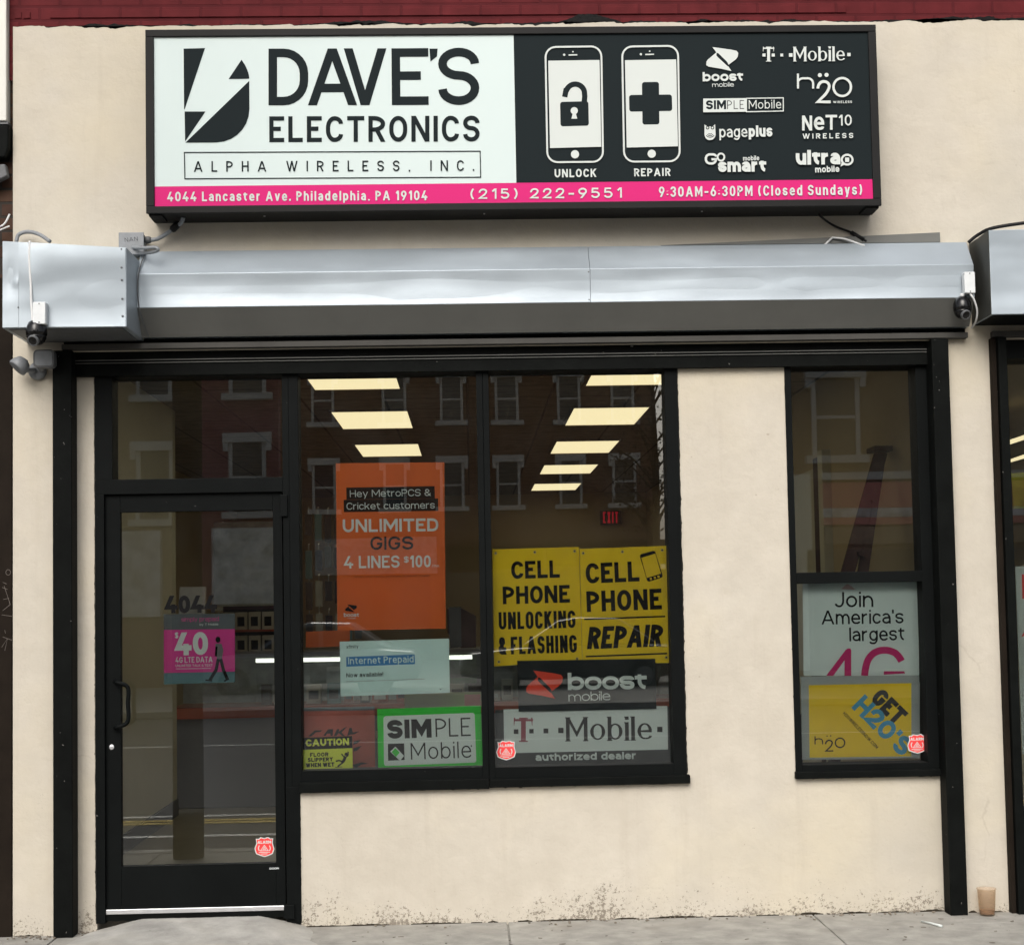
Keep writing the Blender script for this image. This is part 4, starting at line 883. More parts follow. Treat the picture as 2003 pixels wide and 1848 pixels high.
p.disc((970, 142), 14, 'ink', ry=17); p.poly([(956, 165), (990, 165), (1000, 200), (992, 250), (965, 250), (955, 210)], 'counter'); p.line([(985, 250), (1000, 310), (1025, 368)], 18, 'ink'); p.line([(972, 250), (960, 310), (925, 368)], 18, 'ink'); p.line([(900, 368), (938, 372)], 9, 'ink'); p.line([(1005, 374), (1030, 358)], 9, 'ink'); p.line([(962, 180), (958, 235)], 12, 'ink'); p.finish()

# ------------------------------------------------------------------ small gear on the facade
def cable(pts, r, m, name, label, seg=8, n=7):
    o = MB().tube(smooth_path(pts, n), r, seg).build(name, m, smooth=True); return tag(o, label, 'cable')
jb = empty('junction_box', W('A3', 767, 160, -.05), 'grey electrical junction box with marker scrawl above the shutter housing', 'junction box')
a, b2 = W('A3', 697, 102, -.09), W('A3', 835, 222, -.09)
MB().box(a.x, b2.x, -.09, -.002, b2.z, a.z).build('body', 'conduit', jb, bevel=.006)
MB().box(a.x - .004, b2.x + .004, -.097, -.0905, b2.z - .003, a.z + .004).build('cover', 'conduit', jb, bevel=.004)
p = Print('A3', -.0975, jb); p.text('NAN', 728, 152, 803, 144, 24, .08, 'ink', gap=.3); p.finish()
c = W('A3', 858, 140, -.05); MB().lathe(c, [(.014, -.012), (.018, -.006), (.018, .012), (.013, .02)], (1, 0, 0), 12).build('conduit_fitting', 'lampdark', jb, smooth=True)
cable([W('A3', 870, 142, -.05), W('A3', 920, 132, -.05), W('A3', 975, 100, -.06), W('A3', 1018, 66, -.08), W('A3', 1055, 40, -.1), W('A3', 1068, 8, -.12)], .011, 'conduit', 'conduit_cable', 'grey flexible conduit running from the junction box up to the sign')
c = W('A3', 1022, 62, -.085); MB()
tag(MB().lathe(c, [(.012, -.03), (.019, -.02), (.019, .015), (.012, .03)], (.7, 0, .7), 12).build('cable_gland', 'wireblack', smooth=True), 'black cable gland where conduit meets the underside of the sign', 'cable gland')
cable([W('A3', 775, 182, -.10), W('A3', 840, 186, -.16), W('A3', 905, 184, -.19), W('A3', 920, 198, -.19), W('A3', 880, 212, -.16), W('A3', 815, 216, -.10)], .009, 'conduit', 'conduit_loop', 'bent loop of grey conduit lying on the shutter housing below the junction box')
cable([W('A3', 95, 150, -.05), W('A3', 110, 108, -.05), W('A3', 165, 92, -.06), W('A3', 230, 108, -.1), W('A3', 290, 148, -.16)], .010, 'conduit', 'arched_conduit', 'grey conduit arching over the left end of the motor box')
cable([W('A4', 808, 50, -.12), W('A4', 850, 85, -.04), W('A4', 905, 118, -.02), W('A4', 1000, 155, -.02), W('A4', 1085, 205, -.03)], .006, 'wireblack', 'sign_cable', 'black cable hanging from the right underside of the sign')
tag(MB().tube([W('A4', 995, 152, -.02), W('A4', 1070, 196, -.03)], .011, 8).build('tape_sleeve', 'wireblack', smooth=True), 'black taped sleeve at the lower end of the sign cable', 'tape')
cable([W('A4', 832, 236, -.06), W('A4', 862, 206, -.05), W('A4', 884, 186, -.04), W('A4', 890, 184, -.04), W('A4', 960, 192, -.05), W('A4', 1075, 232, -.07)], .005, 'wirewhite', 'white_wire', 'white wire kinked over the top of the shutter housing at right')

def camera_unit(name, box, dome_c, dome_r, Y, label, sheet, side):
    r = empty(name, W(sheet, *dome_c, Y), label, 'camera', 'security cameras on the shutter gear')
    a, b2 = W(sheet, box[0], box[1], Y), W(sheet, box[2], box[3], Y)
    MB().box(a.x, b2.x, Y, Y + .045, b2.z, a.z).build('mount_box', 'boxwhite', r, bevel=.004)
    for zz in (a.z - .008, b2.z + .008): MB().lathe(((a.x + b2.x)/2, Y - .0005, zz), [(.0035, 0), (.003, .002)], (0, -1, 0), 8).build('screw', 'lampdark', r)
    c = W(sheet, *dome_c, Y + .01); R_ = dome_r
    MB().lathe(c + Vector((0, .03, 0)), [(.02, R_*1.5), (R_*.75, R_*1.25), (R_*.95, R_*.8), (R_, R_*.3), (R_*.98, 0)], (0, 0, 1), 20).build('dome_base', 'dome', r, smooth=True)
    prof = [(R_*.95*math.cos(t), -R_*.95*math.sin(t)) for t in [k*math.pi/18 for k in range(0, 10)]]
    MB().lathe(c + Vector((0, .03, 0)), prof[:-1] + [(.001, -R_*.95)], (0, 0, 1), 20).build('dome_cover', 'dome', r, smooth=True)
    d = Vector((.15*side, -.8, -.5)).normalized(); ln = MB().lathe(c + Vector((0, .03, -.008)) + d*R_*.55, [(R_*.55, 0), (R_*.55, R_*.4), (R_*.45, R_*.46), (R_*.42, R_*.40)], d, 16); lo = ln.build('lens', 'lampdark', r, smooth=True)
    MB().lathe(c + Vector((0, .03, -.008)) + d*(R_*.55 + R_*.405), [(R_*.4, 0), (.001, .004)], d, 16).build('lens_glass', 'dome', lo)
    MB().tube([c + Vector((0, .03, R_*1.4)), Vector((c.x, Y + .03, b2.z + .002))], .012, 8).build('stem', 'wirewhite', r, smooth=True)
    return r
cl = camera_unit('security_camera', (190, 500, 265, 628), (203, 690), .050, -.458, 'smoked ball security camera hung from the left motor box on white mount', 'A3', -1)
cable([W('A3', 174, 146, -.418), W('A3', 172, 260, -.42), W('A3', 180, 400, -.422), W('A3', 184, 520, -.425), W('A3', 196, 632, -.44), W('A3', 226, 650, -.45)], .0065, 'wirewhite', 'camera_cable', 'white camera cable running down the front of the motor box')
cr = camera_unit('security_camera', (1655, 382, 1722, 505), (1655, 600), .046, -.215, 'smoked ball security camera on white box at the right end of the shutter housing', 'A4', 1)
cable([W('A4', 1690, 512, -.21), W('A4', 1712, 545, -.21), W('A4', 1730, 610, -.19), W('A4', 1722, 670, -.15), W('A4', 1698, 708, -.05)], .005, 'wirewhite', 'camera_wire', 'grey camera wire curving down beside the right end of the housing')

fl = empty('flood_light', W('A3', 225, 910, -.06), 'grey twin flood light with two swivel heads on the stucco by the left rail', 'lamp')
c = W('A3', 222, 905, -.002); MB().lathe(c, [(.045, 0), (.045, .018), (.036, .028), (.016, .032)], (0, -1, 0), 20).build('wall_plate', 'lampgrey', fl, smooth=True)
c2 = W('A3', 95, 890, -.11)
d = Vector((-.62, -.30, -.70)).normalized()
hd = MB().lathe(c2 - d*.035, [(.018, -.030), (.034, -.022), (.047, .005), (.049, .028), (.046, .033)], d, 18); ho_ = hd.build('lamp_head', 'lampgrey', fl, smooth=True)
MB().lathe(c2 - d*.035, [(.044, .0335), (.001, .037)], d, 18).build('lens', 'lampgrey', ho_)
MB().tube([W('A3', 205, 900, -.04), W('A3', 160, 900, -.07), c2 - d*.06], .014, 10).build('swivel_arm', 'lampgrey', fl, smooth=True)
a, b2 = W('A3', 192, 778, -.13), W('A3', 316, 882, -.13)
d2 = MB().prism([tuple(v) for v in [(q.x, -.13, q.y) for q in fillet([Vector((a.x, a.z)), Vector((b2.x, a.z)), Vector((b2.x, b2.z)), Vector((a.x, b2.z))], [.022]*4, True)]], (0, .05, 0)); ho2 = d2.build('lamp_head', 'lampdark', fl, bevel=.004)
MB().prism([(q.x, -.1335, q.y) for q in fillet([Vector((a.x + .01, a.z - .008)), Vector((b2.x - .01, a.z - .008)), Vector((b2.x - .01, b2.z + .01)), Vector((a.x + .01, b2.z + .01))], [.015]*4, True)], (0, .003, 0)).build('lens', 'lampgrey', ho2)
MB().tube([W('A3', 240, 895, -.03), W('A3', 250, 870, -.06), W('A3', 252, 840, -.09)], .016, 10).build('swivel_arm', 'lampgrey', fl, smooth=True)

# litter
c = G('B7', 1800, 828, 0); c.y = -.075; c.x += .02
cup = empty('plastic_cup', (c.x, c.y, 0), 'clear tan plastic cup standing on the pavement by the right rail', 'cup')
prof = [(.036, .001), (.045, .126), (.0485, .128), (.0485, .132), (.0435, .129), (.0355, .006), (.001, .004)]
MB().lathe((c.x, c.y, 0), prof, (0, 0, 1), 28).build('cup_wall', 'plasticcup', cup, smooth=True)
MB().lathe((c.x, c.y, 0), [(.034, .008), (.0365, .026), (.001, .027)], (0, 0, 1), 24).build('drink_residue', mat('tea', (.36, .22, .13), .3), cup)
a, b2 = G('B7', 1405, 850), G('B7', 1525, 880)
tag(MB().tube([a + Vector((0, 0, .006)), (a + b2)*.5 + Vector((0, 0, .008)), b2 + Vector((0, 0, .006))], [.004, .005, .007], 8).build('paper_straw', 'white', smooth=True), 'white paper straw lying on the pavement near the right rail', 'straw')
db = MB()
for k in range(150):
    x = random.choice([random.uniform(-.6, 2.35), random.uniform(1.6, 2.4), random.gauss(.9, .3), random.uniform(-2.3, -1.9)]); y = .052 - abs(random.gauss(0, .05)); s_ = random.uniform(.002, .009)
    if x > 2.35 or x < -2.05: y -= .07
    q = [(x + s_*math.cos(t + .4*random.random())*random.uniform(.6, 1.2), y + s_*.8*math.sin(t), .0) for t in (0, 1.3, 2.5, 3.8, 5)]
    db.prism(q, (random.uniform(-.001, .001), 0, s_*.7))
tag(db.build('gravel', mat('debris', (.22, .19, .15), .9, 0, .6, 40)), kind='stuff')
lv = MB()
for k in range(46):
    x, y = random.uniform(-2.4, 2.7), random.uniform(-.75, -.05); s_ = random.uniform(.006, .018); an_ = random.uniform(0, 6.28)
    q = [(x + s_*math.cos(t + an_)*(1 if i % 2 else .35), y + s_*math.sin(t + an_)*(1 if i % 2 else .35)*.5, .003) for i, t in enumerate((0, 1.2, 2.6, 3.8, 5))]
    lv.prism(q, (0, 0, .002))
tag(lv.build('leaf_litter', mat('dry_scraps', (.10, .075, .05), .9, 0, .5, 30)), kind='stuff')
# ------------------------------------------------------------------ neighbours on either side
nb = empty('neighbour_building', (-3.2, 0, 0), 'dark brown boarded house front at the left edge with pale cladding high up', 'building')
b = MB(); b.box(-6, -2.292, .035, .4, -.2, 7); b.build('brick_wall', 'oldbrick', nb)
b = MB(); b.box(-4.2, -2.2895, -.006, .034, -.03, 3.28); b.build('boarding', 'brown', nb, bevel=.002)
b = MB(); b.box(-4.2, -2.307, -.04, .034, 4.075, 7); cl_ = b.build('cladding', 'cladding', nb, bevel=.004)
b = MB(); b.box(-4.2, -2.301, -.03, .03, 4.06, 4.0745); b.build('drip_edge', 'lampdark', cl_)
hd_ = MB(); hd_.prism([(-2.9, -.05, 4.05), (-2.292, -.05, 4.05), (-2.295, -.05, 3.93), (-2.31, -.05, 3.885), (-2.9, -.05, 3.87)], (0, .08, 0)); hd_.build('hood', 'black', nb, bevel=.008)
lp = MB(); lp.prism([(-2.5, -.05, 3.84), (-2.31, -.05, 3.85), (-2.30, -.05, 3.79), (-2.36, -.05, 3.76), (-2.5, -.05, 3.72)], (0, .05, 0)); lp.build('bracket', 'lampdark', nb, bevel=.006)
MB().tube(smooth_path([(-2.6, -.02, 3.56), (-2.42, -.03, 3.53), (-2.33, -.03, 3.54), (-2.296, -.02, 3.60)], 6), .005, 8).build('cable', 'wirewhite', nb, smooth=True)
MB().tube(smooth_path([(-2.6, -.02, 3.50), (-2.42, -.03, 3.49), (-2.36, -.03, 3.51), (-2.296, -.02, 3.54)], 6), .004, 8).build('cable', 'wirewhite', nb, smooth=True)
p = Print('B8', -.0065, nb)
p.line([(24 + 7*math.cos(R(t)), 756 + 8*math.sin(R(t))) for t in range(0, 360, 30)], 1.1, 'scratch', True)
for q in ([(8, 785), (20, 790)], [(6, 800), (22, 806)], [(12, 795), (30, 850), (8, 868)], [(5, 880), (36, 885)], [(10, 835), (26, 832)], [(14, 925), (16, 935)], [(5, 975), (22, 950), (14, 985)], [(8, 945), (36, 955)]): p.line(q, 1.0, 'scratch')
p.finish({'scratch': 'scratched_scrawl'})

ns = empty('neighbour_shopfront', (3.4, 0, 0), 'dark framed shopfront at the right edge with its own steel shutter box', 'shopfront')
nt_, nb_ = W('P', 1968, 450, -.30), W('P', 1970, 615, -.30)
b = MB(); b.prism([(2.602, -.30, nb_.z), (4.6, -.30, nb_.z), (4.6, -.30, nt_.z + .03), (2.602, -.30, nt_.z)], (0, .299, 0)); sbx = b.build('shutter_box', 'zinc', ns, bevel=.003)
b = MB(); b.prism([(2.598, -.298, nb_.z + .002), (2.598, -.002, nb_.z + .002), (2.598, -.002, nt_.z - .002), (2.598, -.298, nt_.z - .002)], (.0035, 0, 0)); b.build('end_shade_plate', 'zincshade', sbx)  # dark plate holding the shade of the box's left-facing side
MB().tube(smooth_path([(2.585, -.03, nt_.z + .0), (2.63, -.05, nt_.z + .035), (2.70, -.10, nt_.z + .06), (2.9, -.14, nt_.z + .08)], 5), .009, 8).build('cable', 'wireblack', ns, smooth=True)
b = MB(); b.box(2.612, 4.6, -.29, -.01, nb_.z - .004, nb_.z - .0005); b.build('shutter_box_underside', 'black', ns)
b = MB(); b.box(2.705, W('B3', 1742, 160, -.075).x, -.075, .05, -.03, 2.90); b.build('guide_rail', 'black', ns, bevel=.004)
b = MB(); b.box(2.681, 2.704, -.045, .05, -.03, 2.90); b.build('jamb_angle', 'brown', ns, bevel=.002)
b = MB(); b.box(2.69, 4.6, -.05, -.003, 2.905, 2.935); b.build('bottom_angle', 'darkangle', ns, bevel=.002)
b = MB(); fb(b, 2.74, 4.6, 2.80, 2.90, .02, .25); fb(b, 2.74, 4.6, -.03, .5, .05, .25); b.build('frame', 'blackmetal', ns)
b = MB(); fb(b, 2.70, 4.6, .5, 2.80, .12, .126); b.build('pane', 'glass', ns)
b = MB(); b.box(2.70, 4.6, 3.9, 4.0, -.1, 3.3); b.box(4.6, 4.7, .1, 4.0, -.1, 3.3); b.box(2.7, 4.6, .3, 3.9, 2.85, 2.95); b.box(2.605, 2.70, .3, 4.0, -.1, 3.3); b.build('room_shell', 'beige', ns)
o = poster('white_red_poster', 'B4', [(1838, 12), (1990, 8), (1995, 1445), (1893, 1452)], .14, 'white', 'white poster with red block letters at the far right edge of the picture', 'poster')
p = Print('B4', .14, o); p.poly([(1888, 72), (1912, 72), (1916, 258), (1892, 260)], 'red'); p.poly([(1886, 548), (1930, 470), (1932, 520), (1900, 550)], 'red'); p.finish()
for (q, ink, lab) in (([(1760, 722), (1960, 655), (1960, 690), (1760, 757)], 'panel_light', 'long warm strip light, upper one behind the right edge shopfront glass'), ([(1768, 868), (1960, 800), (1960, 836), (1768, 890)], 'panel_light', 'long warm strip light, lower one behind the right edge shopfront glass')):
    o = poster('strip_light', 'B3', q, 2.2, ink, lab, 'light', 'strip lights in the neighbouring shop', th=.04)
o = poster('yellow_wall_panel', 'B3', [(1770, 975), (1960, 960), (1960, 1230), (1790, 1240)], 2.4, 'lime', 'yellow green wall panel deep in the right edge shop', 'panel', th=.03)

# ------------------------------------------------------------------ things inside the shop
def ceiling_light(x0, x1, y0, label):
    r = empty('ceiling_light', ((x0 + x1)/2, y0 + .6, 3.12), label, 'ceiling light', 'lit ceiling panels inside the shop')
    fm = MB(); t = .022; y1 = y0 + 1.19
    fm.box(x0 - t, x1 + t, y0 - t, y0, 3.104, 3.1195); fm.box(x0 - t, x1 + t, y1, y1 + t, 3.104, 3.1195); fm.box(x0 - t, x0, y0, y1, 3.104, 3.1195); fm.box(x1, x1 + t, y0, y1, 3.104, 3.1195)
    fm.build('frame', 'ceil', r); MB().box(x0, x1, y0, y1, 3.108, 3.1195).build('diffuser', 'panel_light', r)
NTH = ['nearest', 'second', 'third', 'fourth', 'fifth']
for i, y in enumerate((1.84, 4.28, 6.78)): ceiling_light(-1.06, -.47, y, NTH[i] + ' lit ceiling panel from the glass in the row above the orange poster')
for i, y in enumerate((1.82, 4.26, 6.76, 9.25, 11.9)): ceiling_light(.83, 1.42, y, NTH[i] + ' lit ceiling panel from the glass in the row above the yellow banners')
c0, c1 = W('A8', 745, 985, 13.8), W('A8', 880, 1070, 13.8)
ex = MB().box(c0.x, c1.x, 13.8, 13.86, c1.z, c0.z).build('exit_sign', mat('exit_housing', (.085, .065, .045), .6, spec=.1), bevel=.005); tag(ex, 'small red lit EXIT sign on the back wall of the shop', 'exit sign')
p = Print('A8', 13.799, ex); p.text('EXIT', 764, 1062, 858, 1061, 70, .13, 'exit', gap=.14); p.finish()
# glazed display case with a lit tube
dc = empty('display_case', (-.8, 4.8, .045), 'glazed shop display case with a bright tube light and orange shelf edge', 'display case')
b = MB(); b.box(-2.36, 2.0, 4.55, 5.1, .05, .74); b.build('base', 'counter', dc, bevel=.004)
b = MB(); b.box(-2.36, 2.0, 4.50, 5.1, .745, .83); b.build('shelf', 'orangeshelf', dc)
b = MB(); b.box(-2.36, 2.0, 5.08, 5.1, .835, 1.22); b.build('back_panel', 'slatboard', dc)
b = MB(); b.box(-2.36, 2.0, 4.5, 5.1, 1.222, 1.25); b.build('top', 'counter', dc)
b = MB(); b.box(-2.35, 1.99, 4.505, 4.512, .835, 1.22); b.build('front_glass', 'glass', dc)
t0, t1 = W('B1', 40, 541, 4.6), W('B1', 1590, 516, 4.6); t0.x = -1.70
MB().tube([t0, t1], .017, 10).build('tube_light', 'led', dc)
k = 0
x = -1.68
first = None
while x < 1.2:
    wd = random.uniform(.07, .13); hh = random.uniform(.07, .17)
    o = MB().box(0, wd, 0, .09, 0, hh).build('phone_carton', random.choice(['boxmix1', 'boxmix2', 'boxmix3', 'boxmix2', 'orangeshelf']), bevel=.003)
    MB().box(wd*.15, wd*.85, -.001, -.0003, hh*.25, hh*.7).build('carton_print', random.choice(['boxmix1', 'slate', 'paper']), o)
    o.location = (x, 4.66 + random.uniform(0, .1), .831); x += wd + random.uniform(.01, .07)
    tag(o, 'small phone carton standing on the shelf of the lit display case', 'carton', 'cartons in the display case')
lh = empty('added_leaflet_stand', (-2.235, 4.75, 1.25), 'pale leaflet stand added on the display case to lighten behind the house number', 'leaflet stand')  # invented pale backing that makes the dark digits stand out
MB().prism([(-2.34, 4.70, 1.252), (-2.34, 4.86, 1.252), (-2.34, 4.88, 1.78), (-2.34, 4.85, 1.78)], (.21, 0, 0)).build('back_card', 'trimbright', lh, bevel=.003)
MB().box(-2.34, -2.13, 4.64, 4.70, 1.252, 1.36).build('pocket', 'paper', lh, bevel=.003)
# accessory wall behind
ap = empty('display_rack', (-1.95, 6.1, 1.3), 'grey slatted accessory panel seen through the door glass', 'display rack')
b = MB(); b.box(-2.25, -1.62, 6.0, 6.04, 1.62, 2.36)
for z in (1.72, 1.84, 1.96, 2.08, 2.20): b.box(-2.24, -1.63, 5.994, 5.999, z, z + .1)
b.build('board', 'slatboard', ap); MB().box(-2.25, -1.62, 5.97, 6.05, 1.585, 1.615).build('ledge', 'paper', ap)
for i in range(40):
    x = -2.2 + i*.085 if i < 7 else -1.58 + ((i - 7) % 8)*.085; z = random.uniform(1.25, 1.42) if i < 7 else 2.3 - ((i - 7)//8)*.29 + random.uniform(-.02, .02); ln = random.uniform(.16, .25)
    o = MB().box(-.03, .03, 0, .03, -ln, 0).build('accessory_pack', random.choice(['boxmix1', 'slate', 'ink', 'inkgrey', 'boxmix3', 'slatboard']), bevel=.004)
    MB().tube([(0, .015, 0), (0, .015, .05), (0, .05, .06)], .004, 6).build('hook', 'alu', o)
    o.location = (x, 5.9, z + .1); tag(o, 'slim accessory pack hanging on the back display behind door and middle window', 'pack', 'hanging accessory packs')
ws = empty('wall_shelf', (-1.9, 5.75, 1.2), 'two tier orange edged wall shelf behind the right half of the door glass', 'shelf')
for z in (1.20, 1.40): MB().box(-2.15, -1.55, 5.6, 5.85, z, z + .018).build('shelf_board', 'orangeshelf', ws)
MB().box(-2.15, -1.55, 5.855, 5.87, 1.15, 1.62).build('back_board', 'ink', ws)
for z in (1.2185, 1.4185):
    for i in range(5):
        o = MB().box(-.05, .05, 0, .06, 0, .15).build('boxed_phone', 'boxmix2', bevel=.003); MB().box(-.03, .03, -.002, -.0005, .03, .11).build('box_window', 'ink', o)
        o.location = (-2.08 + i*.115, 5.63, z); tag(o, 'white boxed phone with dark front on the two tier wall shelf', 'boxed phone', 'boxed phones on the wall shelf')
poster('orange_card', 'B1', [(100, 290), (495, 272), (490, 420), (100, 430)], 2.2, 'orange', 'wide orange card inside the shop, low at the left of the orange poster', 'card', th=.01)
o = poster('brown_display_board', 'B1', [(1365, 85), (1490, 75), (1625, 150), (1625, 430), (1490, 435), (1370, 300)], 2.4, 'wood', 'dark red brown display board inside, right of the pale notice sheet', 'board', th=.02)
o = poster('leaflet_holder', 'B1', [(1380, 70), (1488, 66), (1494, 425), (1392, 440)], 2.35, 'boxmix1', 'dark leaflet holder inside beside the upper corner of the pale notice sheet', 'holder', th=.03)
gb = W('B1', 985, 945, .62); gt = W('B1', 1670, 885, .62)
o = MB().box(gb.x, gt.x, .62, .78, gb.z - .16, gb.z + .055).build('green_carton', mat('olive_green_carton', (.17, .30, .03), .5, 0, .1, 6), bevel=.004); tag(o, 'long olive green carton lying behind the green bordered board', 'carton')
MB().box(gt.x - .09, gt.x - .002, .617, .6195, gb.z - .01, gb.z + .05).build('red_label', 'fadedred', o)
lb = empty('low_bench', ((gb.x + gt.x)/2, .7, .05), 'dark low window bench under the olive green carton', 'bench')
MB().box(-.86, 1.05, .40, .95, gb.z - .19, gb.z - .1605).build('seat_board', 'counter', lb)
for x in (-.8, 1.0): MB().box(x - .03, x + .03, .45, .9, .05, gb.z - .191).build('leg', 'counter', lb)
# ladder behind the narrow window
ld = empty('step_ladder', (2.2, .8, .05), 'red brown wooden step ladder leaning inside the narrow right window', 'ladder')
A = W('B3', 790, 815, 1.1); B_ = W('B3', 540, 1715, .85); dirv = (B_ - A); B2 = A + dirv*((.05 - A.z)/dirv.z)
off = Vector((.34, .05, .0))
def plank(a, b, w, t, m, name, par):
    d = (b - a).normalized(); s_ = Vector((1, 0, 0)); s_ = (s_ - d*s_.dot(d)).normalized(); n_ = d.cross(s_)
    mb = MB(); mb.prism([a - s_*w/2 - n_*t/2, a + s_*w/2 - n_*t/2, b + s_*w/2 - n_*t/2, b - s_*w/2 - n_*t/2], n_*t); return mb.build(name, m, par, bevel=.003)
plank(A, B2, .075, .03, 'wood', 'rail', ld)
A3_ = Vector((min(A.x + .26, 2.40), A.y + .02, A.z)); B3_ = Vector((B2.x + .30, B2.y + .02, .05)); plank(A3_, B3_, .06, .03, 'wood', 'rail', ld)
for i in range(1, 8):
    t = i/8; a, b2 = A.lerp(B2, t), A3_.lerp(B3_, t); MB().box(min(a.x, b2.x) + .02, max(a.x, b2.x) - .02, a.y - .06, a.y + .06, a.z - .011, a.z + .011).build('step', 'wood', ld)
MB().box(A.x - .06, 2.445, A.y - .08, A.y + .1, A.z, A.z + .03).build('top_cap', 'wood', ld, bevel=.004)
idr = empty('interior_door', (2.45, 3.4, .05), 'pale door with brown edge on the inner right wall behind the narrow window', 'door')
b = MB(); b.box(2.42, 2.459, 2.95, 3.85, .05, 2.5); b.build('leaf', 'cream', idr, bevel=.003)
b = MB(); b.box(2.40, 2.4595, 2.80, 2.945, .05, 2.56); b.build('casing', 'wood', idr); b = MB(); b.box(2.40, 2.4595, 2.66, 2.798, .05, 2.6); b.build('architrave', 'cream', idr)

# ------------------------------------------------------------------ the other side of the street (mirrored in the glass)
def rowhouse(label, x0, x1, D, h, m, wins, fascia=None):
    r = empty('rowhouse', ((x0 + x1)/2, -D, 0), label, 'house', 'houses across the street')
    MB().box(x0, x1, -D - .4, -D, -.2, h).build('wall', m, r)
    MB().box(x0, x1, -D + .002, -D + .35, h - .35, h).build('cornice', 'trim', r, bevel=.03)
    for (cx, wd, z0, z1) in wins:
        f = MB(); y0, y1 = -D + .003, -D + .09
        f.box(cx - wd/2 - .08, cx - wd/2, y0, y1, z0, z1); f.box(cx + wd/2, cx + wd/2 + .08, y0, y1, z0, z1)
        f.box(cx - wd/2 - .2, cx + wd/2 + .2, y0, y1 + .08, z1, z1 + .2); f.box(cx - wd/2 - .22, cx + wd/2 + .22, y0, y1 + .12, z0 - .14, z0)
        for s_ in (-1, 1): f.box(cx + s_*(wd/2 + .14) - .055, cx + s_*(wd/2 + .14) + .055, y0, y1 + .06, z1 - .18, z1 - .001)
        f.box(cx - wd/2, cx + wd/2, y0, y1 - .02, (z0 + z1)/2 - .03, (z0 + z1)/2 + .03)
        wo_ = f.build('window', 'trim', r); MB().box(cx - wd/2, cx + wd/2, -D + .002, -D + .03, z0, z1).build('pane', 'darkpane', wo_)
    for (fx0, fx1, z0, z1, ink) in fascia or []: MB().box(fx0, fx1, -D + .003, -D + .25, z0, z1).build('shopfront_panel', ink, r)
    return r
rowhouse('brown brick terrace with white window heads mirrored in the middle windows', -7.5, 5.62, 40, 11.5, 'opp_brown',
         [(x, .56, z, z + 1.35) for x in (-4.4, -2.25, -.5, 1.2, 3.1, 4.75) for z in (4.62, 7.22)], [(-4.7, -1, 2.6, 3.7, 'slatboard'), (-.9, 2.2, 2.7, 3.4, 'ink'), (-4.5, -1.2, .2, 2.5, 'darkpane'), (-.7, 6.2, .2, 2.6, 'darkpane'), (2.3, 6.3, 2.75, 3.5, 'brown')])
rowhouse('plum painted brick house mirrored in the glass over the door', -6.3, -4.1, 26, 10.5, 'opp_purple', [(-4.75, .62, z, z + 1.5) for z in (3.7, 6.25)], [(-5.5, -4.15, 1.72, 3.35, 'trimbright'), (-6.25, -4.15, .1, 1.6, 'ink')])
rowhouse('tan and plum brick house mirrored at the left of the transom', -13, -6.31, 26, 10.5, 'opp_tan', [(x, .62, z, z + 1.5) for x in (-6.75, -8.6, -10.5) for z in (3.55, 6.25)], [(-12.9, -6.6, 1.5, 3.3, 'trimbright'), (-8.5, -6.5, -.1, 1.4, 'opp_brown')])  # pale lower panel added to brighten the reflection in the door
rowhouse('tan brick corner house mirrored in the narrow right window', 4.6, 10.5, 21, 10, 'opp_tan', [(6.85, .76, 4.25, 5.72), (8.9, .76, 4.25, 5.72), (6.85, .76, 7.2, 8.7)], [(6.52, 10.4, 3.25, 3.72, 'shopred'), (6.52, 10.4, 3.08, 3.245, 'faded_band'), (6.52, 10.4, 2.95, 3.075, 'shopred'), (6.52, 10.4, 3.78, 3.92, 'trim'), (6.2, 10.4, .3, 2.5, 'darkpane'), (6.55, 10.4, 2.6, 2.9, 'opp_tan'), (4.9, 6.3, .3, 3.9, 'trim')])
pl_ = empty('utility_pole', (-1.845, -2.2, 0), 'weathered wooden utility pole at the kerb mirrored in the door glass', 'pole')
MB().tube([(-1.845, -2.2, -.02), (-1.845, -2.2, 2), (-1.85, -2.2, 5), (-1.86, -2.2, 9)], [.10, .098, .095, .085], 16).build('shaft', 'pole', pl_, smooth=True)
ca_ = MB(); ca_.box(-3.1, -.75, -2.26, -2.14, 8.2, 8.32); ca_.build('crossarm', 'pole', pl_, bevel=.005)
tag(MB().box(-60, 60, -46, -17.5, -.12, -.02).build('far_pavement', 'concrete'), kind='structure')

tr = empty('street_tree', (4.62, -31, 0), 'bare twiggy street tree mirrored at the right side of the second window', 'tree')
MB().tube([(4.62, -31, -.15), (4.6, -31, 2), (4.66, -31, 4.5), (4.6, -31, 8)], [.14, .12, .09, .04], 8).build('trunk', 'pole', tr, smooth=True)
cw_ = MB(); rr = random.Random(3)
for i in range(46):
    z = 3 + 6.5*rr.random(); a = rr.random()*6.28; p0 = Vector((4.63, -31, z)); p1 = p0 + Vector((math.cos(a)*.6, math.sin(a)*.6, .7)); p2 = p1 + Vector((math.cos(a)*.6, math.sin(a)*.6, .35))
    cw_.tube([p0, p1, p2], [.03, .018, .008], 4)
    for k in range(26):
        c_ = p0.lerp(p2, .3 + .7*rr.random()) + Vector((rr.gauss(0, .18), rr.gauss(0, .18), rr.gauss(0, .18))); s_ = rr.uniform(.03, .09); e1 = Vector((rr.gauss(0, 1), rr.gauss(0, 1), rr.gauss(0, 1))).normalized()*s_; e2 = e1.orthogonal().normalized()*s_*.5
        cw_.face([c_ - e1, c_ - e2, c_ + e1, c_ + e2])
cw_.build('crown', 'pole', tr, recalc=False)

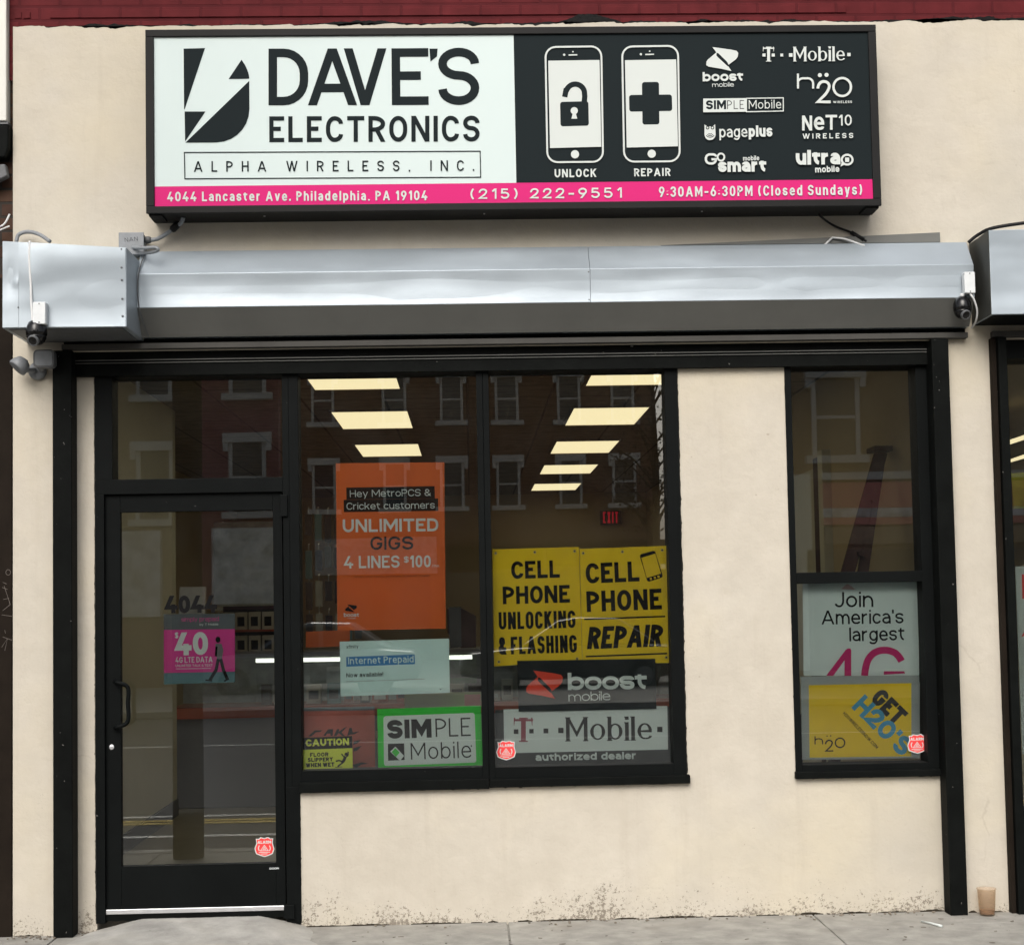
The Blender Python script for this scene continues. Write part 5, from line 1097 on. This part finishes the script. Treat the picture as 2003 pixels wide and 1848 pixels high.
def parked_car(x, y, L, m, label):
    r = empty('parked_car', (x, y, -.13), label, 'car', 'cars parked across the street')
    z = -.13; w_ = .86
    P = [(-L/2, .38), (-L/2 + .03, .68), (-L/2 + .25, .80), (-L*.22, .90), (L*.32, .92), (L/2 - .06, .86), (L/2, .62), (L/2 - .02, .36), (L*.36, .28), (-L*.36, .28)]
    MB().prism([(x + a, y - w_, z + b) for a, b in P], (0, 2*w_, 0)).build('body', m, r, bevel=.07)
    C_ = [(-L*.24, .90), (-L*.07, 1.40), (L*.02, 1.455), (L*.20, 1.43), (L*.37, .93)]
    MB().prism([(x + a, y - w_*.82, z + b) for a, b in C_], (0, 1.64*w_, 0)).build('cabin', m, r, bevel=.06)
    for s_ in (-1, 1):
        yy = y + s_*(w_*.82 + .002)
        for q in ([(-L*.195, .95), (-L*.065, 1.34), (L*.055, 1.38), (L*.055, .95)], [(L*.075, .95), (L*.075, 1.38), (L*.185, 1.36), (L*.315, .96)]):
            MB().prism([(x + a, yy, z + b) for a, b in q], (0, s_*.012, 0)).build('side_window', 'darkpane', r)
        for a in (-L*.31, L*.30):
            wh = MB().lathe((x + a, y + s_*(w_ - .19), z + .32), [(.30, 0), (.32, .03), (.32, .17), (.29, .205)], (0, s_, 0), 24).build('wheel', 'wireblack', r, smooth=False)
            MB().lathe((x + a, y + s_*(w_ + .016), z + .32), [(.19, 0), (.17, .010), (.05, .018)], (0, s_, 0), 16).build('rim', 'lampdark', wh)
    MB().prism([(x - L*.232, y - w_*.72, z + .95), (x - L*.232, y + w_*.72, z + .95), (x - L*.085, y + w_*.66, z + 1.37), (x - L*.085, y - w_*.66, z + 1.37)], (-.03, 0, .012)).build('windscreen', 'darkpane', r)
    for s_ in (-1, 1): MB().box(x - L/2 - .005, x - L/2 + .1, y + s_*.6 - .16, y + s_*.6 + .16, z + .56, z + .68).build('headlight', 'boxwhite', r, bevel=.02)
parked_car(2.0, -23.5, 4.5, mat('dark_car_paint', (.02, .022, .026), .3, coat=.5), 'dark saloon car parked across the street, mirrored under the yellow banners')
parked_car(-3.2, -23.3, 4.4, mat('silver_car_paint', (.22, .23, .24), .3, .4, coat=.5), 'silver grey car parked across the street, mirrored beside the door')
